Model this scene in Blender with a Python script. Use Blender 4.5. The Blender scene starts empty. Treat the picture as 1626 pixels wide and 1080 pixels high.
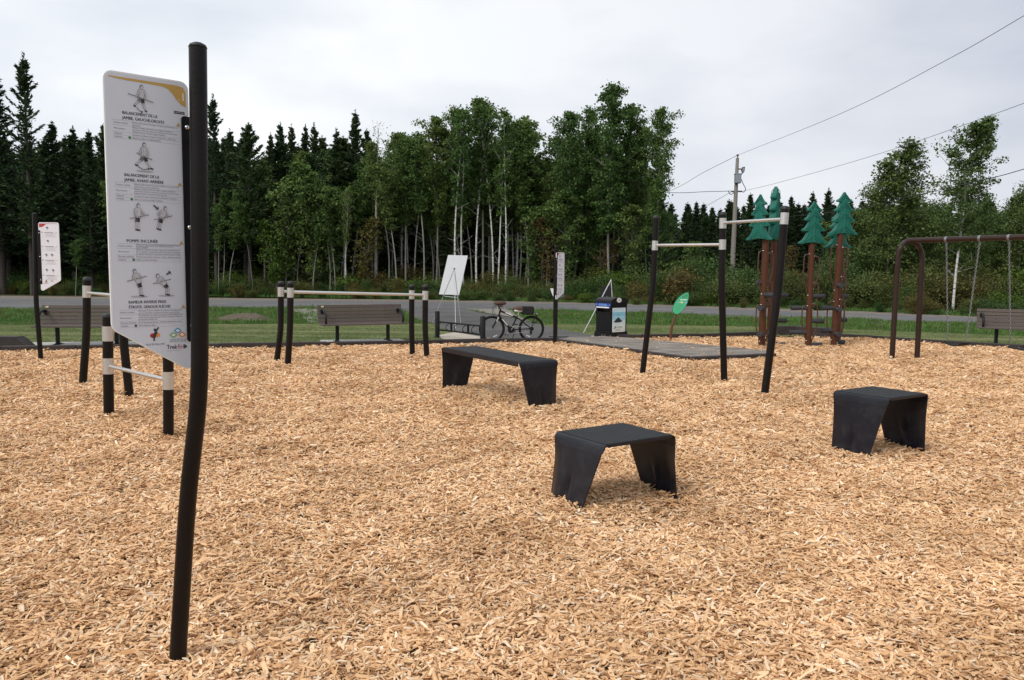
import bpy, bmesh, math, random
import numpy as np
from mathutils import Vector, Matrix

random.seed(7)
rng = np.random.default_rng(11)
S = bpy.context.scene
PI = math.pi

# ------------------------------------------------------------------ camera
FPX, TILT, ROLL, CAMH = 1275.0, math.radians(4.965), math.radians(0.459), 1.7
FW = Vector((0, math.cos(TILT), -math.sin(TILT)))
RT0 = Vector((1, 0, 0)); UP0 = Vector((0, math.sin(TILT), math.cos(TILT)))
RT = RT0 * math.cos(ROLL) + UP0 * math.sin(ROLL)
UP = -RT0 * math.sin(ROLL) + UP0 * math.cos(ROLL)
EYE = Vector((0, 0, CAMH))
cam_data = bpy.data.cameras.new('camera')
cam = bpy.data.objects.new('camera', cam_data)
S.collection.objects.link(cam)
cam_data.sensor_fit = 'HORIZONTAL'; cam_data.sensor_width = 36.0
cam_data.lens = 36.0 * FPX / 1626.0
cam_data.clip_start = 0.05; cam_data.clip_end = 4000
M = Matrix.Identity(4)
for i in range(3):
    M[i][0] = RT[i]; M[i][1] = UP[i]; M[i][2] = -FW[i]; M[i][3] = EYE[i]
cam.matrix_world = M
S.camera = cam

# ------------------------------------------------------------------ world, sun, exposure
SUN_EL, SUN_AZ = math.radians(47), math.radians(-134)     # azimuth from +Y towards +X
world = bpy.data.worlds.new('World'); S.world = world; world.use_nodes = True
nt = world.node_tree; nt.nodes.clear()
def wn(t, **k):
    n = nt.nodes.new(t)
    for a, b in k.items(): setattr(n, a, b)
    return n
out = wn('ShaderNodeOutputWorld'); bg = wn('ShaderNodeBackground'); bg.inputs['Strength'].default_value = 0.10
sky = wn('ShaderNodeTexSky', sky_type='NISHITA', sun_disc=False)
sky.sun_elevation = SUN_EL; sky.sun_rotation = SUN_AZ; sky.air_density = 1.0; sky.dust_density = 2.0
tc = wn('ShaderNodeTexCoord'); mp = wn('ShaderNodeMapping'); mp.inputs['Scale'].default_value = (1.0, 1.0, 2.6)
n1 = wn('ShaderNodeTexNoise'); n1.inputs['Scale'].default_value = 2.3; n1.inputs['Detail'].default_value = 7; n1.inputs['Roughness'].default_value = 0.48
nt.links.new(tc.outputs['Generated'], mp.inputs[0]); nt.links.new(mp.outputs[0], n1.inputs[0])
cr = wn('ShaderNodeValToRGB'); el = cr.color_ramp.elements
el[0].position = 0.37; el[0].color = (7.9, 8.4, 9.2, 1)
el[1].position = 0.60; el[1].color = (10.9, 11.1, 11.3, 1)
nt.links.new(n1.outputs[0], cr.inputs[0])
# thicker, greyer cloud over the eastern (right-hand) part of the sky
sp = wn('ShaderNodeSeparateXYZ'); nt.links.new(tc.outputs['Generated'], sp.inputs[0])
mr = wn('ShaderNodeMapRange'); mr.inputs['From Min'].default_value = -0.3; mr.inputs['From Max'].default_value = 0.75
mr.inputs['To Min'].default_value = 1.0; mr.inputs['To Max'].default_value = 0.70
nt.links.new(sp.outputs[0], mr.inputs['Value'])
mul = wn('ShaderNodeMixRGB', blend_type='MULTIPLY'); mul.inputs[0].default_value = 1.0
nt.links.new(cr.outputs[0], mul.inputs[1])
cmb = wn('ShaderNodeCombineColor')
mr2 = wn('ShaderNodeMath', operation='POWER'); mr2.inputs[1].default_value = 0.84
nt.links.new(mr.outputs[0], mr2.inputs[0])
nt.links.new(mr.outputs[0], cmb.inputs[0]); nt.links.new(mr.outputs[0], cmb.inputs[1]); nt.links.new(mr2.outputs[0], cmb.inputs[2])
nt.links.new(cmb.outputs[0], mul.inputs[2])
mixc = wn('ShaderNodeMixRGB'); mixc.inputs[0].default_value = 0.93
nt.links.new(sky.outputs[0], mixc.inputs[1]); nt.links.new(mul.outputs[0], mixc.inputs[2])
nt.links.new(mixc.outputs[0], bg.inputs[0]); nt.links.new(bg.outputs[0], out.inputs[0])

sun_d = bpy.data.lights.new('sun', 'SUN'); sun_d.energy = 1.9; sun_d.angle = math.radians(20); sun_d.color = (1.0, 0.96, 0.9)
sun = bpy.data.objects.new('sun', sun_d); S.collection.objects.link(sun)
sdir = Vector((math.sin(SUN_AZ) * math.cos(SUN_EL), math.cos(SUN_AZ) * math.cos(SUN_EL), math.sin(SUN_EL)))
sun.rotation_euler = sdir.to_track_quat('Z', 'Y').to_euler()
S.view_settings.view_transform = 'Standard'; S.view_settings.look = 'None'
S.view_settings.exposure = 0.0; S.view_settings.gamma = 1.0; S.view_settings.use_curve_mapping = False
try:
    S.cycles.max_bounces = 6; S.cycles.diffuse_bounces = 3; S.cycles.transparent_max_bounces = 8
except Exception: pass

# ------------------------------------------------------------------ where things stand (site survey from the picture)
def ray(px, py):
    return FW + RT * ((px - 813) / FPX) - UP * ((py - 540) / FPX)
def G(px, py, z=0.0):
    d = ray(px, py); t = (z - CAMH) / d.z
    return Vector((d.x * t, d.y * t, z))
def P(px, py, Y):
    d = ray(px, py); t = Y / d.y
    return Vector((d.x * t, Y, CAMH + d.z * t))

# ------------------------------------------------------------------ materials
MATS = {}
def nodes(m):
    m.use_nodes = True
    t = m.node_tree; b = t.nodes['Principled BSDF']
    return t, b
def mat(name, col, rough=0.6, metal=0.0, var=0.12, scale=8.0, bump=0.0, bscale=40.0, spec=0.5, stretch=(1, 1, 1), coat=0.0, rand=0.0):
    if name in MATS: return MATS[name]
    m = bpy.data.materials.new(name); MATS[name] = m
    t, b = nodes(m)
    b.inputs['Roughness'].default_value = rough; b.inputs['Metallic'].default_value = metal
    b.inputs['Specular IOR Level'].default_value = spec
    if coat: b.inputs['Coat Weight'].default_value = coat; b.inputs['Coat Roughness'].default_value = 0.25
    tc = t.nodes.new('ShaderNodeTexCoord'); mp = t.nodes.new('ShaderNodeMapping'); mp.inputs['Scale'].default_value = stretch
    t.links.new(tc.outputs['Object'], mp.inputs[0])
    n = t.nodes.new('ShaderNodeTexNoise'); n.inputs['Scale'].default_value = scale; n.inputs['Detail'].default_value = 6; n.inputs['Roughness'].default_value = 0.65
    t.links.new(mp.outputs[0], n.inputs[0])
    r = t.nodes.new('ShaderNodeValToRGB'); e = r.color_ramp.elements
    e[0].position = 0.3; e[1].position = 0.7
    e[0].color = (*[c * (1 - var) for c in col], 1); e[1].color = (*[min(1, c * (1 + var)) for c in col], 1)
    t.links.new(n.outputs[0], r.inputs[0])
    src = r.outputs[0]
    if rand:
        oi = t.nodes.new('ShaderNodeObjectInfo'); mr = t.nodes.new('ShaderNodeMapRange')
        mr.inputs['To Min'].default_value = 1 - rand; mr.inputs['To Max'].default_value = 1 + rand
        t.links.new(oi.outputs['Random'], mr.inputs['Value'])
        mx = t.nodes.new('ShaderNodeVectorMath'); mx.operation = 'SCALE'
        t.links.new(src, mx.inputs[0]); t.links.new(mr.outputs[0], mx.inputs['Scale']); src = mx.outputs[0]
    t.links.new(src, b.inputs['Base Color'])
    if bump:
        n2 = t.nodes.new('ShaderNodeTexNoise'); n2.inputs['Scale'].default_value = bscale; n2.inputs['Detail'].default_value = 4
        t.links.new(mp.outputs[0], n2.inputs[0])
        bp = t.nodes.new('ShaderNodeBump'); bp.inputs['Strength'].default_value = bump; bp.inputs['Distance'].default_value = 0.01
        t.links.new(n2.outputs[0], bp.inputs['Height']); t.links.new(bp.outputs[0], b.inputs['Normal'])
    return m
def ramp_mat(name, stops, scale, rough=0.9, detail=8, stretch=(1, 1, 1), bump=0.4, bdist=0.02, bscale=30, rgh=0.65, spec=0.2, extra=None, stripes=None):
    m = bpy.data.materials.new(name); MATS[name] = m
    t, b = nodes(m); b.inputs['Roughness'].default_value = rough; b.inputs['Specular IOR Level'].default_value = spec
    tc = t.nodes.new('ShaderNodeTexCoord'); mp = t.nodes.new('ShaderNodeMapping'); mp.inputs['Scale'].default_value = stretch
    t.links.new(tc.outputs['Object'], mp.inputs[0])
    n = t.nodes.new('ShaderNodeTexNoise'); n.inputs['Scale'].default_value = scale; n.inputs['Detail'].default_value = detail; n.inputs['Roughness'].default_value = rgh
    t.links.new(mp.outputs[0], n.inputs[0])
    r = t.nodes.new('ShaderNodeValToRGB'); cr = r.color_ramp
    while len(cr.elements) < len(stops): cr.elements.new(0.5)
    for e, (p, c) in zip(cr.elements, stops): e.position = p; e.color = (*c, 1)
    t.links.new(n.outputs[0], r.inputs[0]); src = r.outputs[0]
    if extra:     # second, larger tone pattern
        n3 = t.nodes.new('ShaderNodeTexNoise'); n3.inputs['Scale'].default_value = extra[0]; n3.inputs['Detail'].default_value = 4
        t.links.new(tc.outputs['Object'], n3.inputs[0])
        mr = t.nodes.new('ShaderNodeMapRange'); mr.inputs['From Min'].default_value = 0.35; mr.inputs['From Max'].default_value = 0.65
        mr.inputs['To Min'].default_value = extra[1]; mr.inputs['To Max'].default_value = extra[2]
        t.links.new(n3.outputs[0], mr.inputs['Value'])
        mx = t.nodes.new('ShaderNodeVectorMath'); mx.operation = 'SCALE'
        t.links.new(src, mx.inputs[0]); t.links.new(mr.outputs[0], mx.inputs['Scale']); src = mx.outputs[0]
    if stripes:   # mowing stripes
        w = t.nodes.new('ShaderNodeTexNoise'); w.inputs['Scale'].default_value = 1.0; w.inputs['Detail'].default_value = 2
        mp2 = t.nodes.new('ShaderNodeMapping'); mp2.inputs['Scale'].default_value = stripes[0]; mp2.inputs['Rotation'].default_value = (0, 0, stripes[1])
        t.links.new(tc.outputs['Object'], mp2.inputs[0]); t.links.new(mp2.outputs[0], w.inputs[0])
        mr = t.nodes.new('ShaderNodeMapRange'); mr.inputs['From Min'].default_value = 0.5; mr.inputs['From Max'].default_value = 0.68
        t.links.new(w.outputs[0], mr.inputs['Value'])
        mx = t.nodes.new('ShaderNodeMixRGB'); t.links.new(mr.outputs[0], mx.inputs[0]); t.links.new(src, mx.inputs[1]); mx.inputs[2].default_value = (*stripes[2], 1)
        src = mx.outputs[0]
    t.links.new(src, b.inputs['Base Color'])
    n2 = t.nodes.new('ShaderNodeTexNoise'); n2.inputs['Scale'].default_value = bscale; n2.inputs['Detail'].default_value = 6
    t.links.new(mp.outputs[0], n2.inputs[0])
    bp = t.nodes.new('ShaderNodeBump'); bp.inputs['Strength'].default_value = bump; bp.inputs['Distance'].default_value = bdist
    t.links.new(n2.outputs[0], bp.inputs['Height']); t.links.new(bp.outputs[0], b.inputs['Normal'])
    return m
def leaf_mat(name, cols, var=0.45, trans=0.25, rough=0.6):
    """leaf colour: ramp over each plant's own random value, lighter and darker leaf by leaf"""
    m = bpy.data.materials.new(name); MATS[name] = m
    t, b = nodes(m); b.inputs['Roughness'].default_value = rough; b.inputs['Specular IOR Level'].default_value = 0.25
    oi = t.nodes.new('ShaderNodeObjectInfo'); r = t.nodes.new('ShaderNodeValToRGB'); cr = r.color_ramp
    while len(cr.elements) < len(cols): cr.elements.new(0.5)
    for i, (e, c) in enumerate(zip(cr.elements, cols)):
        e.position = i / max(1, len(cols) - 1); e.color = (*c, 1)
    t.links.new(oi.outputs['Random'], r.inputs[0])
    ge = t.nodes.new('ShaderNodeNewGeometry'); mr = t.nodes.new('ShaderNodeMapRange')
    mr.inputs['To Min'].default_value = 1 - var; mr.inputs['To Max'].default_value = 1 + var
    t.links.new(ge.outputs['Random Per Island'], mr.inputs['Value'])
    mx = t.nodes.new('ShaderNodeVectorMath'); mx.operation = 'SCALE'
    t.links.new(r.outputs[0], mx.inputs[0]); t.links.new(mr.outputs[0], mx.inputs['Scale'])
    t.links.new(mx.outputs[0], b.inputs['Base Color'])
    tr = t.nodes.new('ShaderNodeBsdfTranslucent'); t.links.new(mx.outputs[0], tr.inputs[0])
    ms = t.nodes.new('ShaderNodeMixShader'); ms.inputs[0].default_value = trans
    o = t.nodes['Material Output']
    t.links.new(b.outputs[0], ms.inputs[1]); t.links.new(tr.outputs[0], ms.inputs[2]); t.links.new(ms.outputs[0], o.inputs[0])
    return m

BLACK = mat('post_black_brown', (0.0075, 0.0055, 0.005), 0.34, 0, 0.25, 6, 0.15, 60, 0.22)
CAPM = mat('cap_black', (0.018, 0.018, 0.019), 0.5)
ALU = mat('brushed_aluminium', (0.62, 0.61, 0.59), 0.38, 0.85, 0.06, 30, 0.1, 80)
BRACK = mat('bracket_black', (0.006, 0.006, 0.007), 0.45, spec=.25)
BOLT = mat('bolt_steel', (0.7, 0.7, 0.7), 0.25, 1.0)
PANELW2 = mat('small_panel_white', (0.78, 0.78, 0.82), 0.42, 0, 0.02, 3, spec=0.4)
PANELW = mat('panel_white', (0.645, 0.685, 0.76), 0.42, 0, 0.02, 3, spec=0.4)
PANELE = mat('panel_edge', (0.80, 0.82, 0.84), 0.3, 0, 0.02)
def scuffed(name, base, dust, rough, amount=.62, bumpy=0.1):
    m = mat(name, base, rough, 0, .2, 5, bumpy, 250, spec=.3); t = m.node_tree; b = t.nodes['Principled BSDF']; src = b.inputs['Base Color'].links[0].from_socket
    tc = t.nodes.new('ShaderNodeTexCoord'); n = t.nodes.new('ShaderNodeTexNoise'); n.inputs['Scale'].default_value = 5.5; n.inputs['Detail'].default_value = 9; n.inputs['Roughness'].default_value = .72; t.links.new(tc.outputs['Object'], n.inputs[0])
    mr = t.nodes.new('ShaderNodeMapRange'); mr.inputs['From Min'].default_value = amount - .12; mr.inputs['From Max'].default_value = amount + .15; mr.inputs['To Max'].default_value = .8; t.links.new(n.outputs[0], mr.inputs['Value'])
    mx = t.nodes.new('ShaderNodeMixRGB'); t.links.new(mr.outputs[0], mx.inputs[0]); t.links.new(src, mx.inputs[1]); mx.inputs[2].default_value = (*dust, 1); t.links.new(mx.outputs[0], b.inputs['Base Color'])
    ad = t.nodes.new('ShaderNodeMapRange'); ad.inputs['To Min'].default_value = rough - .06; ad.inputs['To Max'].default_value = rough + .3; t.links.new(mr.outputs[0], ad.inputs['Value']); t.links.new(ad.outputs[0], b.inputs['Roughness']); return m
STEELBOX = scuffed('box_steel_dark', (0.009, 0.010, 0.016), (0.034, 0.035, 0.040), .36, .62)
GRIT = scuffed('box_grit_top', (0.016, 0.019, 0.022), (0.048, 0.047, 0.046), .68, .57, .9)
STEELBOX_ = mat('box_steel_dark', (0.009, 0.009, 0.012), 0.38, 0.0, 0.2, 5, 0.12, 300, 0.3)
GRIT_ = mat('box_grit_top', (0.017, 0.020, 0.023), 0.7, 0, 0.5, 90, 0.8, 200, 0.3)
RUBBER = mat('rubber_black', (0.010, 0.010, 0.010), 0.75, spec=.25)
SLAT = mat('slat_grey_brown', (0.095, 0.072, 0.062), 0.7, 0, 0.22, 5, 0.3, 40, stretch=(1, 12, 12), rand=0.12)
BROWNM = mat('swing_brown', (0.030, 0.0145, 0.010), 0.42, 0, 0.15, 6, spec=.3)
REDBR = mat('climber_red_brown', (0.085, 0.029, 0.012), 0.5, 0, 0.15, 6, 0.2, 50, .3)
HANDLE = mat('grip_brown', (0.075, 0.034, 0.022), 0.45)
PEG = mat('peg_charcoal', (0.030, 0.032, 0.037), 0.7, 0, 0.2, 20, 0.4, 60)
GREENP = mat('moulded_green', (0.006, 0.125, 0.090), 0.45, 0, 0.08, 5, 0.15, 80, 0.3)
EDGE = mat('edging_plastic', (0.030, 0.021, 0.019), 0.62, 0, 0.3, 7, 0.4, 60, stretch=(1, 1, 1), rand=0.2)
CONC = mat('concrete', (0.42, 0.41, 0.39), 0.85, 0, 0.14, 5, 0.4, 80)
ZINC = mat('galvanised', (0.24, 0.25, 0.26), 0.4, 0.8, 0.12, 30)
WHITEP = mat('white_board', (0.72, 0.73, 0.74), 0.5, 0, 0.03, 2)
SILV = mat('easel_silver', (0.62, 0.62, 0.62), 0.35, 0.6)
INK = mat('print_black', (0.03, 0.03, 0.04), 0.5)
INKG = mat('print_grey', (0.16, 0.16, 0.18), 0.5)
INKL = mat('print_light_grey', (0.42, 0.42, 0.46), 0.5)
INKM = mat('print_shirt_grey', (0.55, 0.55, 0.59), 0.5)
GOLD = mat('print_gold', (0.53, 0.34, 0.09), 0.45)
GREEND = mat('print_green', (0.02, 0.20, 0.05), 0.5)
REDP = mat('print_red', (0.45, 0.02, 0.04), 0.5)
ORNG = mat('print_orange', (0.75, 0.28, 0.04), 0.5)
BLUEP = mat('print_blue', (0.10, 0.35, 0.60), 0.5)
LGREEN = mat('print_light_green', (0.22, 0.42, 0.16), 0.5)
WHT = mat('print_white', (0.80, 0.80, 0.80), 0.5)
POLEW = mat('pole_wood', (0.27, 0.245, 0.215), 0.85, 0, 0.2, 6, 0.5, 30, stretch=(6, 6, 0.6))
WIRE = mat('wire_black', (0.03, 0.03, 0.035), 0.6)

# ------------------------------------------------------------------ mesh helpers
class MB:
    def __init__(s): s.v = []; s.f = []; s.m = []; s.sm = []; s.mats = []
    def mi(s, m):
        if m not in s.mats: s.mats.append(m)
        return s.mats.index(m)
    def add(s, vs, fs, m, smooth=False):
        o = len(s.v); k = s.mi(m)
        s.v.extend([tuple(p) for p in vs])
        for f in fs: s.f.append([i + o for i in f]); s.m.append(k); s.sm.append(smooth)
    def box(s, c, d, m, rz=0.0, M=None, bev=0.0):
        x, y, z = [k / 2 for k in d]
        if bev > 0:
            b = bev; vs = []
            for sz in (-1, 1):
                for (ax, ay) in ((-x + b, -y), (x - b, -y), (x, -y + b), (x, y - b), (x - b, y), (-x + b, y), (-x, y - b), (-x, -y + b)):
                    vs.append((ax, ay, sz * (z - b)))
            for sz in (-1, 1):
                for (ax, ay) in ((-x + b, -y + b), (x - b, -y + b), (x - b, y - b), (-x + b, y - b)):
                    vs.append((ax, ay, sz * z))
            fs = [[i, (i + 1) % 8, (i + 1) % 8 + 8, i + 8] for i in range(8)]
            for base, top, fl in ((0, 16, 1), (8, 20, 0)):
                q = [[base + 0, base + 1, top + 1, top + 0], [base + 1, base + 2, top + 1], [base + 2, base + 3, top + 2, top + 1], [base + 3, base + 4, top + 2],
                     [base + 4, base + 5, top + 3, top + 2], [base + 5, base + 6, top + 3], [base + 6, base + 7, top + 0, top + 3], [base + 7, base + 0, top + 0], [top, top + 1, top + 2, top + 3]]
                fs += [a[::-1] for a in q] if fl else q
        else:
            vs = [(-x, -y, -z), (x, -y, -z), (x, y, -z), (-x, y, -z), (-x, -y, z), (x, -y, z), (x, y, z), (-x, y, z)]
            fs = [[3, 2, 1, 0], [4, 5, 6, 7], [0, 1, 5, 4], [1, 2, 6, 5], [2, 3, 7, 6], [3, 0, 4, 7]]
        if M is None: M = Matrix.Rotation(rz, 4, 'Z')
        vs = [M @ Vector(v) + Vector(c) for v in vs]
        s.add(vs, fs, m)
    def tube(s, pts, rad, m, n=12, caps=True, smooth=True, dome=False):
        pts = [Vector(p) for p in pts]
        if not hasattr(rad, '__len__'): rad = [rad] * len(pts)
        rings = []; prev = None
        for i, p in enumerate(pts):
            d = (pts[min(i + 1, len(pts) - 1)] - pts[max(i - 1, 0)]).normalized()
            if prev is None:
                a = Vector((1, 0, 0)) if abs(d.x) < 0.9 else Vector((0, 1, 0))
                u = (a - d * a.dot(d)).normalized()
            else: u = (prev - d * prev.dot(d)).normalized()
            prev = u; w = d.cross(u)
            rings.append([p + (u * math.cos(2 * PI * k / n) + w * math.sin(2 * PI * k / n)) * rad[i] for k in range(n)])
        vs = [v for r in rings for v in r]; fs = []
        for i in range(len(rings) - 1):
            for k in range(n):
                a = i * n + k; b = i * n + (k + 1) % n
                fs.append([a, b, b + n, a + n])
        s.add(vs, fs, m, smooth)
        if caps:
            s.add(rings[0], [list(range(n))[::-1]], m); s.add(rings[-1], [list(range(n))], m)
    def prism(s, poly, z0, z1, m, M=None, msides=None):
        n = len(poly)
        vs = [(p[0], p[1], z0) for p in poly] + [(p[0], p[1], z1) for p in poly]
        if M is not None: vs = [M @ Vector(v) for v in vs]
        s.add(vs, [list(range(n, 2 * n))], m)
        s.add(vs, [list(range(n))[::-1]], m)
        s.add(vs, [[i, (i + 1) % n, (i + 1) % n + n, i + n] for i in range(n)], msides or m)
    def sphere(s, c, r, m, seg=12, rings=8, sc=(1, 1, 1)):
        vs = []; fs = []
        for i in range(rings + 1):
            th = PI * i / rings
            for k in range(seg):
                ph = 2 * PI * k / seg
                vs.append((c[0] + r * sc[0] * math.sin(th) * math.cos(ph), c[1] + r * sc[1] * math.sin(th) * math.sin(ph), c[2] + r * sc[2] * math.cos(th)))
        for i in range(rings):
            for k in range(seg):
                a = i * seg + k; b = i * seg + (k + 1) % seg
                fs.append([a, a + seg, b + seg, b])
        s.add(vs, fs, m, True)
    def mesh(s, name):
        me = bpy.data.meshes.new(name); me.from_pydata(s.v, [], s.f)
        for m in s.mats: me.materials.append(m)
        me.polygons.foreach_set('material_index', s.m); me.polygons.foreach_set('use_smooth', s.sm)
        me.update(); return me
    def build(s, name, parent=None, loc=None):
        o = bpy.data.objects.new(name, s.mesh(name)); S.collection.objects.link(o)
        if parent is not None: o.parent = parent
        if loc is not None: o.location = loc
        return o
def tag(o, label=None, cat=None, group=None, kind=None):
    if label: o['label'] = label
    if cat: o['category'] = cat
    if group: o['group'] = group
    if kind: o['kind'] = kind
    return o
def empty(name, loc, rz=0.0, label=None, cat=None, group=None):
    o = bpy.data.objects.new(name, None); o.empty_display_size = 0.1; S.collection.objects.link(o)
    o.location = loc; o.rotation_euler = (0, 0, rz)
    return tag(o, label, cat, group)
def link(name, me, parent=None, loc=(0, 0, 0), rot=(0, 0, 0), sc=(1, 1, 1)):
    o = bpy.data.objects.new(name, me); S.collection.objects.link(o)
    o.parent = parent; o.location = loc; o.rotation_euler = rot; o.scale = sc
    return o
def smooth_path(pts, k=6):
    """Catmull-Rom through points"""
    pts = [Vector(p) for p in pts]; q = [pts[0] * 2 - pts[1]] + pts + [pts[-1] * 2 - pts[-2]]; r = []
    for i in range(1, len(q) - 2):
        for j in range(k):
            t = j / k; a, b, c, d = q[i - 1], q[i], q[i + 1], q[i + 2]
            r.append(0.5 * ((2 * b) + (c - a) * t + (2 * a - 5 * b + 4 * c - d) * t * t + (3 * b - a - 3 * c + d) * t ** 3))
    r.append(pts[-1]); return r

# ------------------------------------------------------------------ the setting: ground, lawn, road, path
def sheet(name, poly, z, m, kind='structure', sub=0):
    mb = MB(); mb.add([(p[0], p[1], z) for p in poly], [list(range(len(poly)))], m)
    o = mb.build(name); o['kind'] = kind; return o
def area2(p): return sum(p[i][0] * p[(i + 1) % len(p)][1] - p[(i + 1) % len(p)][0] * p[i][1] for i in range(len(p)))
def ccw(p): return p if area2(p) > 0 else p[::-1]

FLOOR = ramp_mat('forest_floor', [(0.3, (0.035, 0.030, 0.018)), (0.5, (0.055, 0.062, 0.022)), (0.7, (0.10, 0.085, 0.045))], 0.7, bscale=8, bump=0.8, bdist=0.1)
LAWNM = ramp_mat('mown_grass', [(0.3, (0.10, 0.14, 0.050)), (0.5, (0.13, 0.17, 0.065)), (0.7, (0.18, 0.20, 0.09))], 6.0, bscale=90, bump=0.7, extra=(0.5, 0.8, 1.25), stripes=((0.05, 1.1, 1), 0.04, (0.27, 0.29, 0.14)))
VERGEM = ramp_mat('rough_grass_soil', [(0.3, (0.035, 0.065, 0.018)), (0.52, (0.06, 0.09, 0.03)), (0.7, (0.13, 0.10, 0.065))], 1.2, bscale=40, bump=0.9, bdist=0.05)
ROADM = ramp_mat('road_asphalt', [(0.3, (0.115, 0.115, 0.118)), (0.7, (0.16, 0.16, 0.162))], 3.0, bscale=200, bump=0.3, extra=(0.15, 0.9, 1.15))
PATHM = ramp_mat('path_asphalt', [(0.3, (0.085, 0.082, 0.080)), (0.7, (0.125, 0.12, 0.118))], 4.0, bscale=200, bump=0.3, extra=(0.4, 0.85, 1.2))
GRAVM = ramp_mat('gravel', [(0.3, (0.13, 0.12, 0.10)), (0.5, (0.24, 0.22, 0.19)), (0.7, (0.40, 0.38, 0.34))], 14.0, bscale=50, bump=0.9, bdist=0.03)
SHOULD = ramp_mat('road_shoulder', [(0.3, (0.13, 0.105, 0.085)), (0.5, (0.21, 0.18, 0.15)), (0.7, (0.31, 0.28, 0.24))], 5.0, bscale=40, bump=0.9, bdist=0.03)
SOILM = ramp_mat('bare_soil', [(0.3, (0.09, 0.07, 0.05)), (0.7, (0.17, 0.14, 0.105))], 5.0, bscale=30, bump=0.9, bdist=0.04)
BEDM = ramp_mat('chip_bed', [(0.25, (0.16, 0.085, 0.04)), (0.5, (0.40, 0.25, 0.13)), (0.75, (0.58, 0.41, 0.24))], 45.0, bscale=60, bump=1.0, bdist=0.02, stretch=(1, 1.6, 1))

sheet('ground', [(-1500, -400), (1500, -400), (1500, 2200), (-1500, 2200)], -0.09, FLOOR)
# road: measured along its two edges
far_e = [G(x, y) for x, y in ((0, 473), (340, 476.5), (700, 479.5), (980, 484), (1200, 492.5), (1380, 498), (1600, 507))]
near_e = [G(x, y) for x, y in ((0, 488.5), (340, 488), (700, 489.5), (980, 495), (1200, 502), (1380, 508), (1600, 516))]
far_e = [far_e[0] + (far_e[0] - far_e[1]).normalized() * 60] + far_e + [far_e[-1] + (far_e[-1] - far_e[-3]).normalized() * 20]
near_e = [near_e[0] + (near_e[0] - near_e[1]).normalized() * 60] + near_e + [near_e[-1] + (near_e[-1] - near_e[-3]).normalized() * 20]
def ribbon(name, A, B, z, m, kind='structure'):
    mb = MB(); n = len(A)
    mb.add([(p.x, p.y, z) for p in A] + [(p.x, p.y, z) for p in B], [[i + n, i + n + 1, i + 1, i] for i in range(n - 1)], m)
    o = mb.build(name); o['kind'] = kind; return o
sh_far = [p + Vector((0.1 * 1, 3.4, 0)) for p in far_e]
VZ = 0.0
# rough verge strip between lawn and road, and the mown lawn
lawn_far = [G(x, y) for x, y in ((-500, 520), (0, 516), (340, 515), (560, 514), (700, 514), (880, 514), (1000, 515), (1200, 519), (1400, 525), (1626, 534), (2000, 548))]
def lerp_y(px, tab): return float(np.interp(px, [a for a, b in tab], [b for a, b in tab]))
TF = [(-500, 520), (0, 516), (340, 515), (560, 514), (880, 514), (1000, 515), (1200, 519), (1400, 525), (1626, 534), (2000, 548)]
TN = [(-700, 574), (-300, 564), (0, 555.5), (350, 551.5), (520, 549.5), (700, 545.5), (888, 542), (955, 537.5), (1110, 536), (1200, 532.5), (1320, 534.5), (1400, 540), (1500, 547), (1626, 555), (1800, 565), (2100, 584)]
cols_ = list(range(-500, 2001, 50))
ne_px = [(-500, 489.5), (0, 488.5), (340, 488), (700, 489.5), (980, 495), (1200, 502), (1380, 508), (1600, 516), (2000, 533)]
ribbon('rough_verge_ground', [G(x, lerp_y(x, ne_px)) for x in cols_], [G(x, lerp_y(x, TF)) for x in cols_], -0.020, VERGEM)
ribbon('lawn', [G(x, lerp_y(x, TF)) for x in cols_], [G(x, lerp_y(x, TN)) for x in cols_], -0.010, LAWNM)
ribbon('road_shoulder', sh_far, [p + Vector((0, -0.9, 0)) for p in near_e], -0.016, SHOULD)
ribbon('road', far_e, near_e, -0.008, ROADM)
# worn pale centre line
mbc = MB()
cl = [(a * 0.5 + b * 0.5) for a, b in zip(far_e, near_e)]
def along(path, d):
    for a, b in zip(path, path[1:]):
        L = (b - a).length
        if d <= L: return a + (b - a) * (d / L), (b - a).normalized()
        d -= L
    return path[-1], (path[-1] - path[-2]).normalized()
tot = sum((b - a).length for a, b in zip(cl, cl[1:])); d = 0
while d < tot - 3:
    a, t = along(cl, d); b, _ = along(cl, d + 2.6); nrm = Vector((-t.y, t.x, 0)) * 0.06
    mbc.add([tuple((a - nrm).xy) + (-0.004,), tuple((b - nrm).xy) + (-0.004,), tuple((b + nrm).xy) + (-0.004,), tuple((a + nrm).xy) + (-0.004,)], [[0, 1, 2, 3]], mat('faded_road_paint', (0.42, 0.34, 0.20), 0.8))
    d += 7.5
o = mbc.build('road_marking'); o['kind'] = 'structure'

pathp = [G(x, y) for x, y in ((636, 489.2), (648, 500), (664, 508), (690, 514), (712, 526), (735, 548), (800, 549), (880, 549), (1000, 548), (985, 541), (945, 533), (905, 526), (850, 514), (810, 504), (760, 496), (738, 489.8))]
sheet('asphalt_path', ccw([(p.x, p.y) for p in pathp]), 0.0, PATHM)
gp = [G(x, y) for x, y in ((739, 490.2), (800, 491), (812, 493), (820, 500), (846, 512), (812, 503.5), (762, 495.5))]
sheet('gravel_patch', ccw([(p.x, p.y) for p in gp]), 0.004, GRAVM)
gp = [G(x, y) for x, y in ((455, 489), (512, 490), (520, 500), (508, 513), (492, 512), (478, 501))]
sheet('gravel_patch', ccw([(p.x, p.y) for p in gp]), -0.004, GRAVM)
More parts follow.
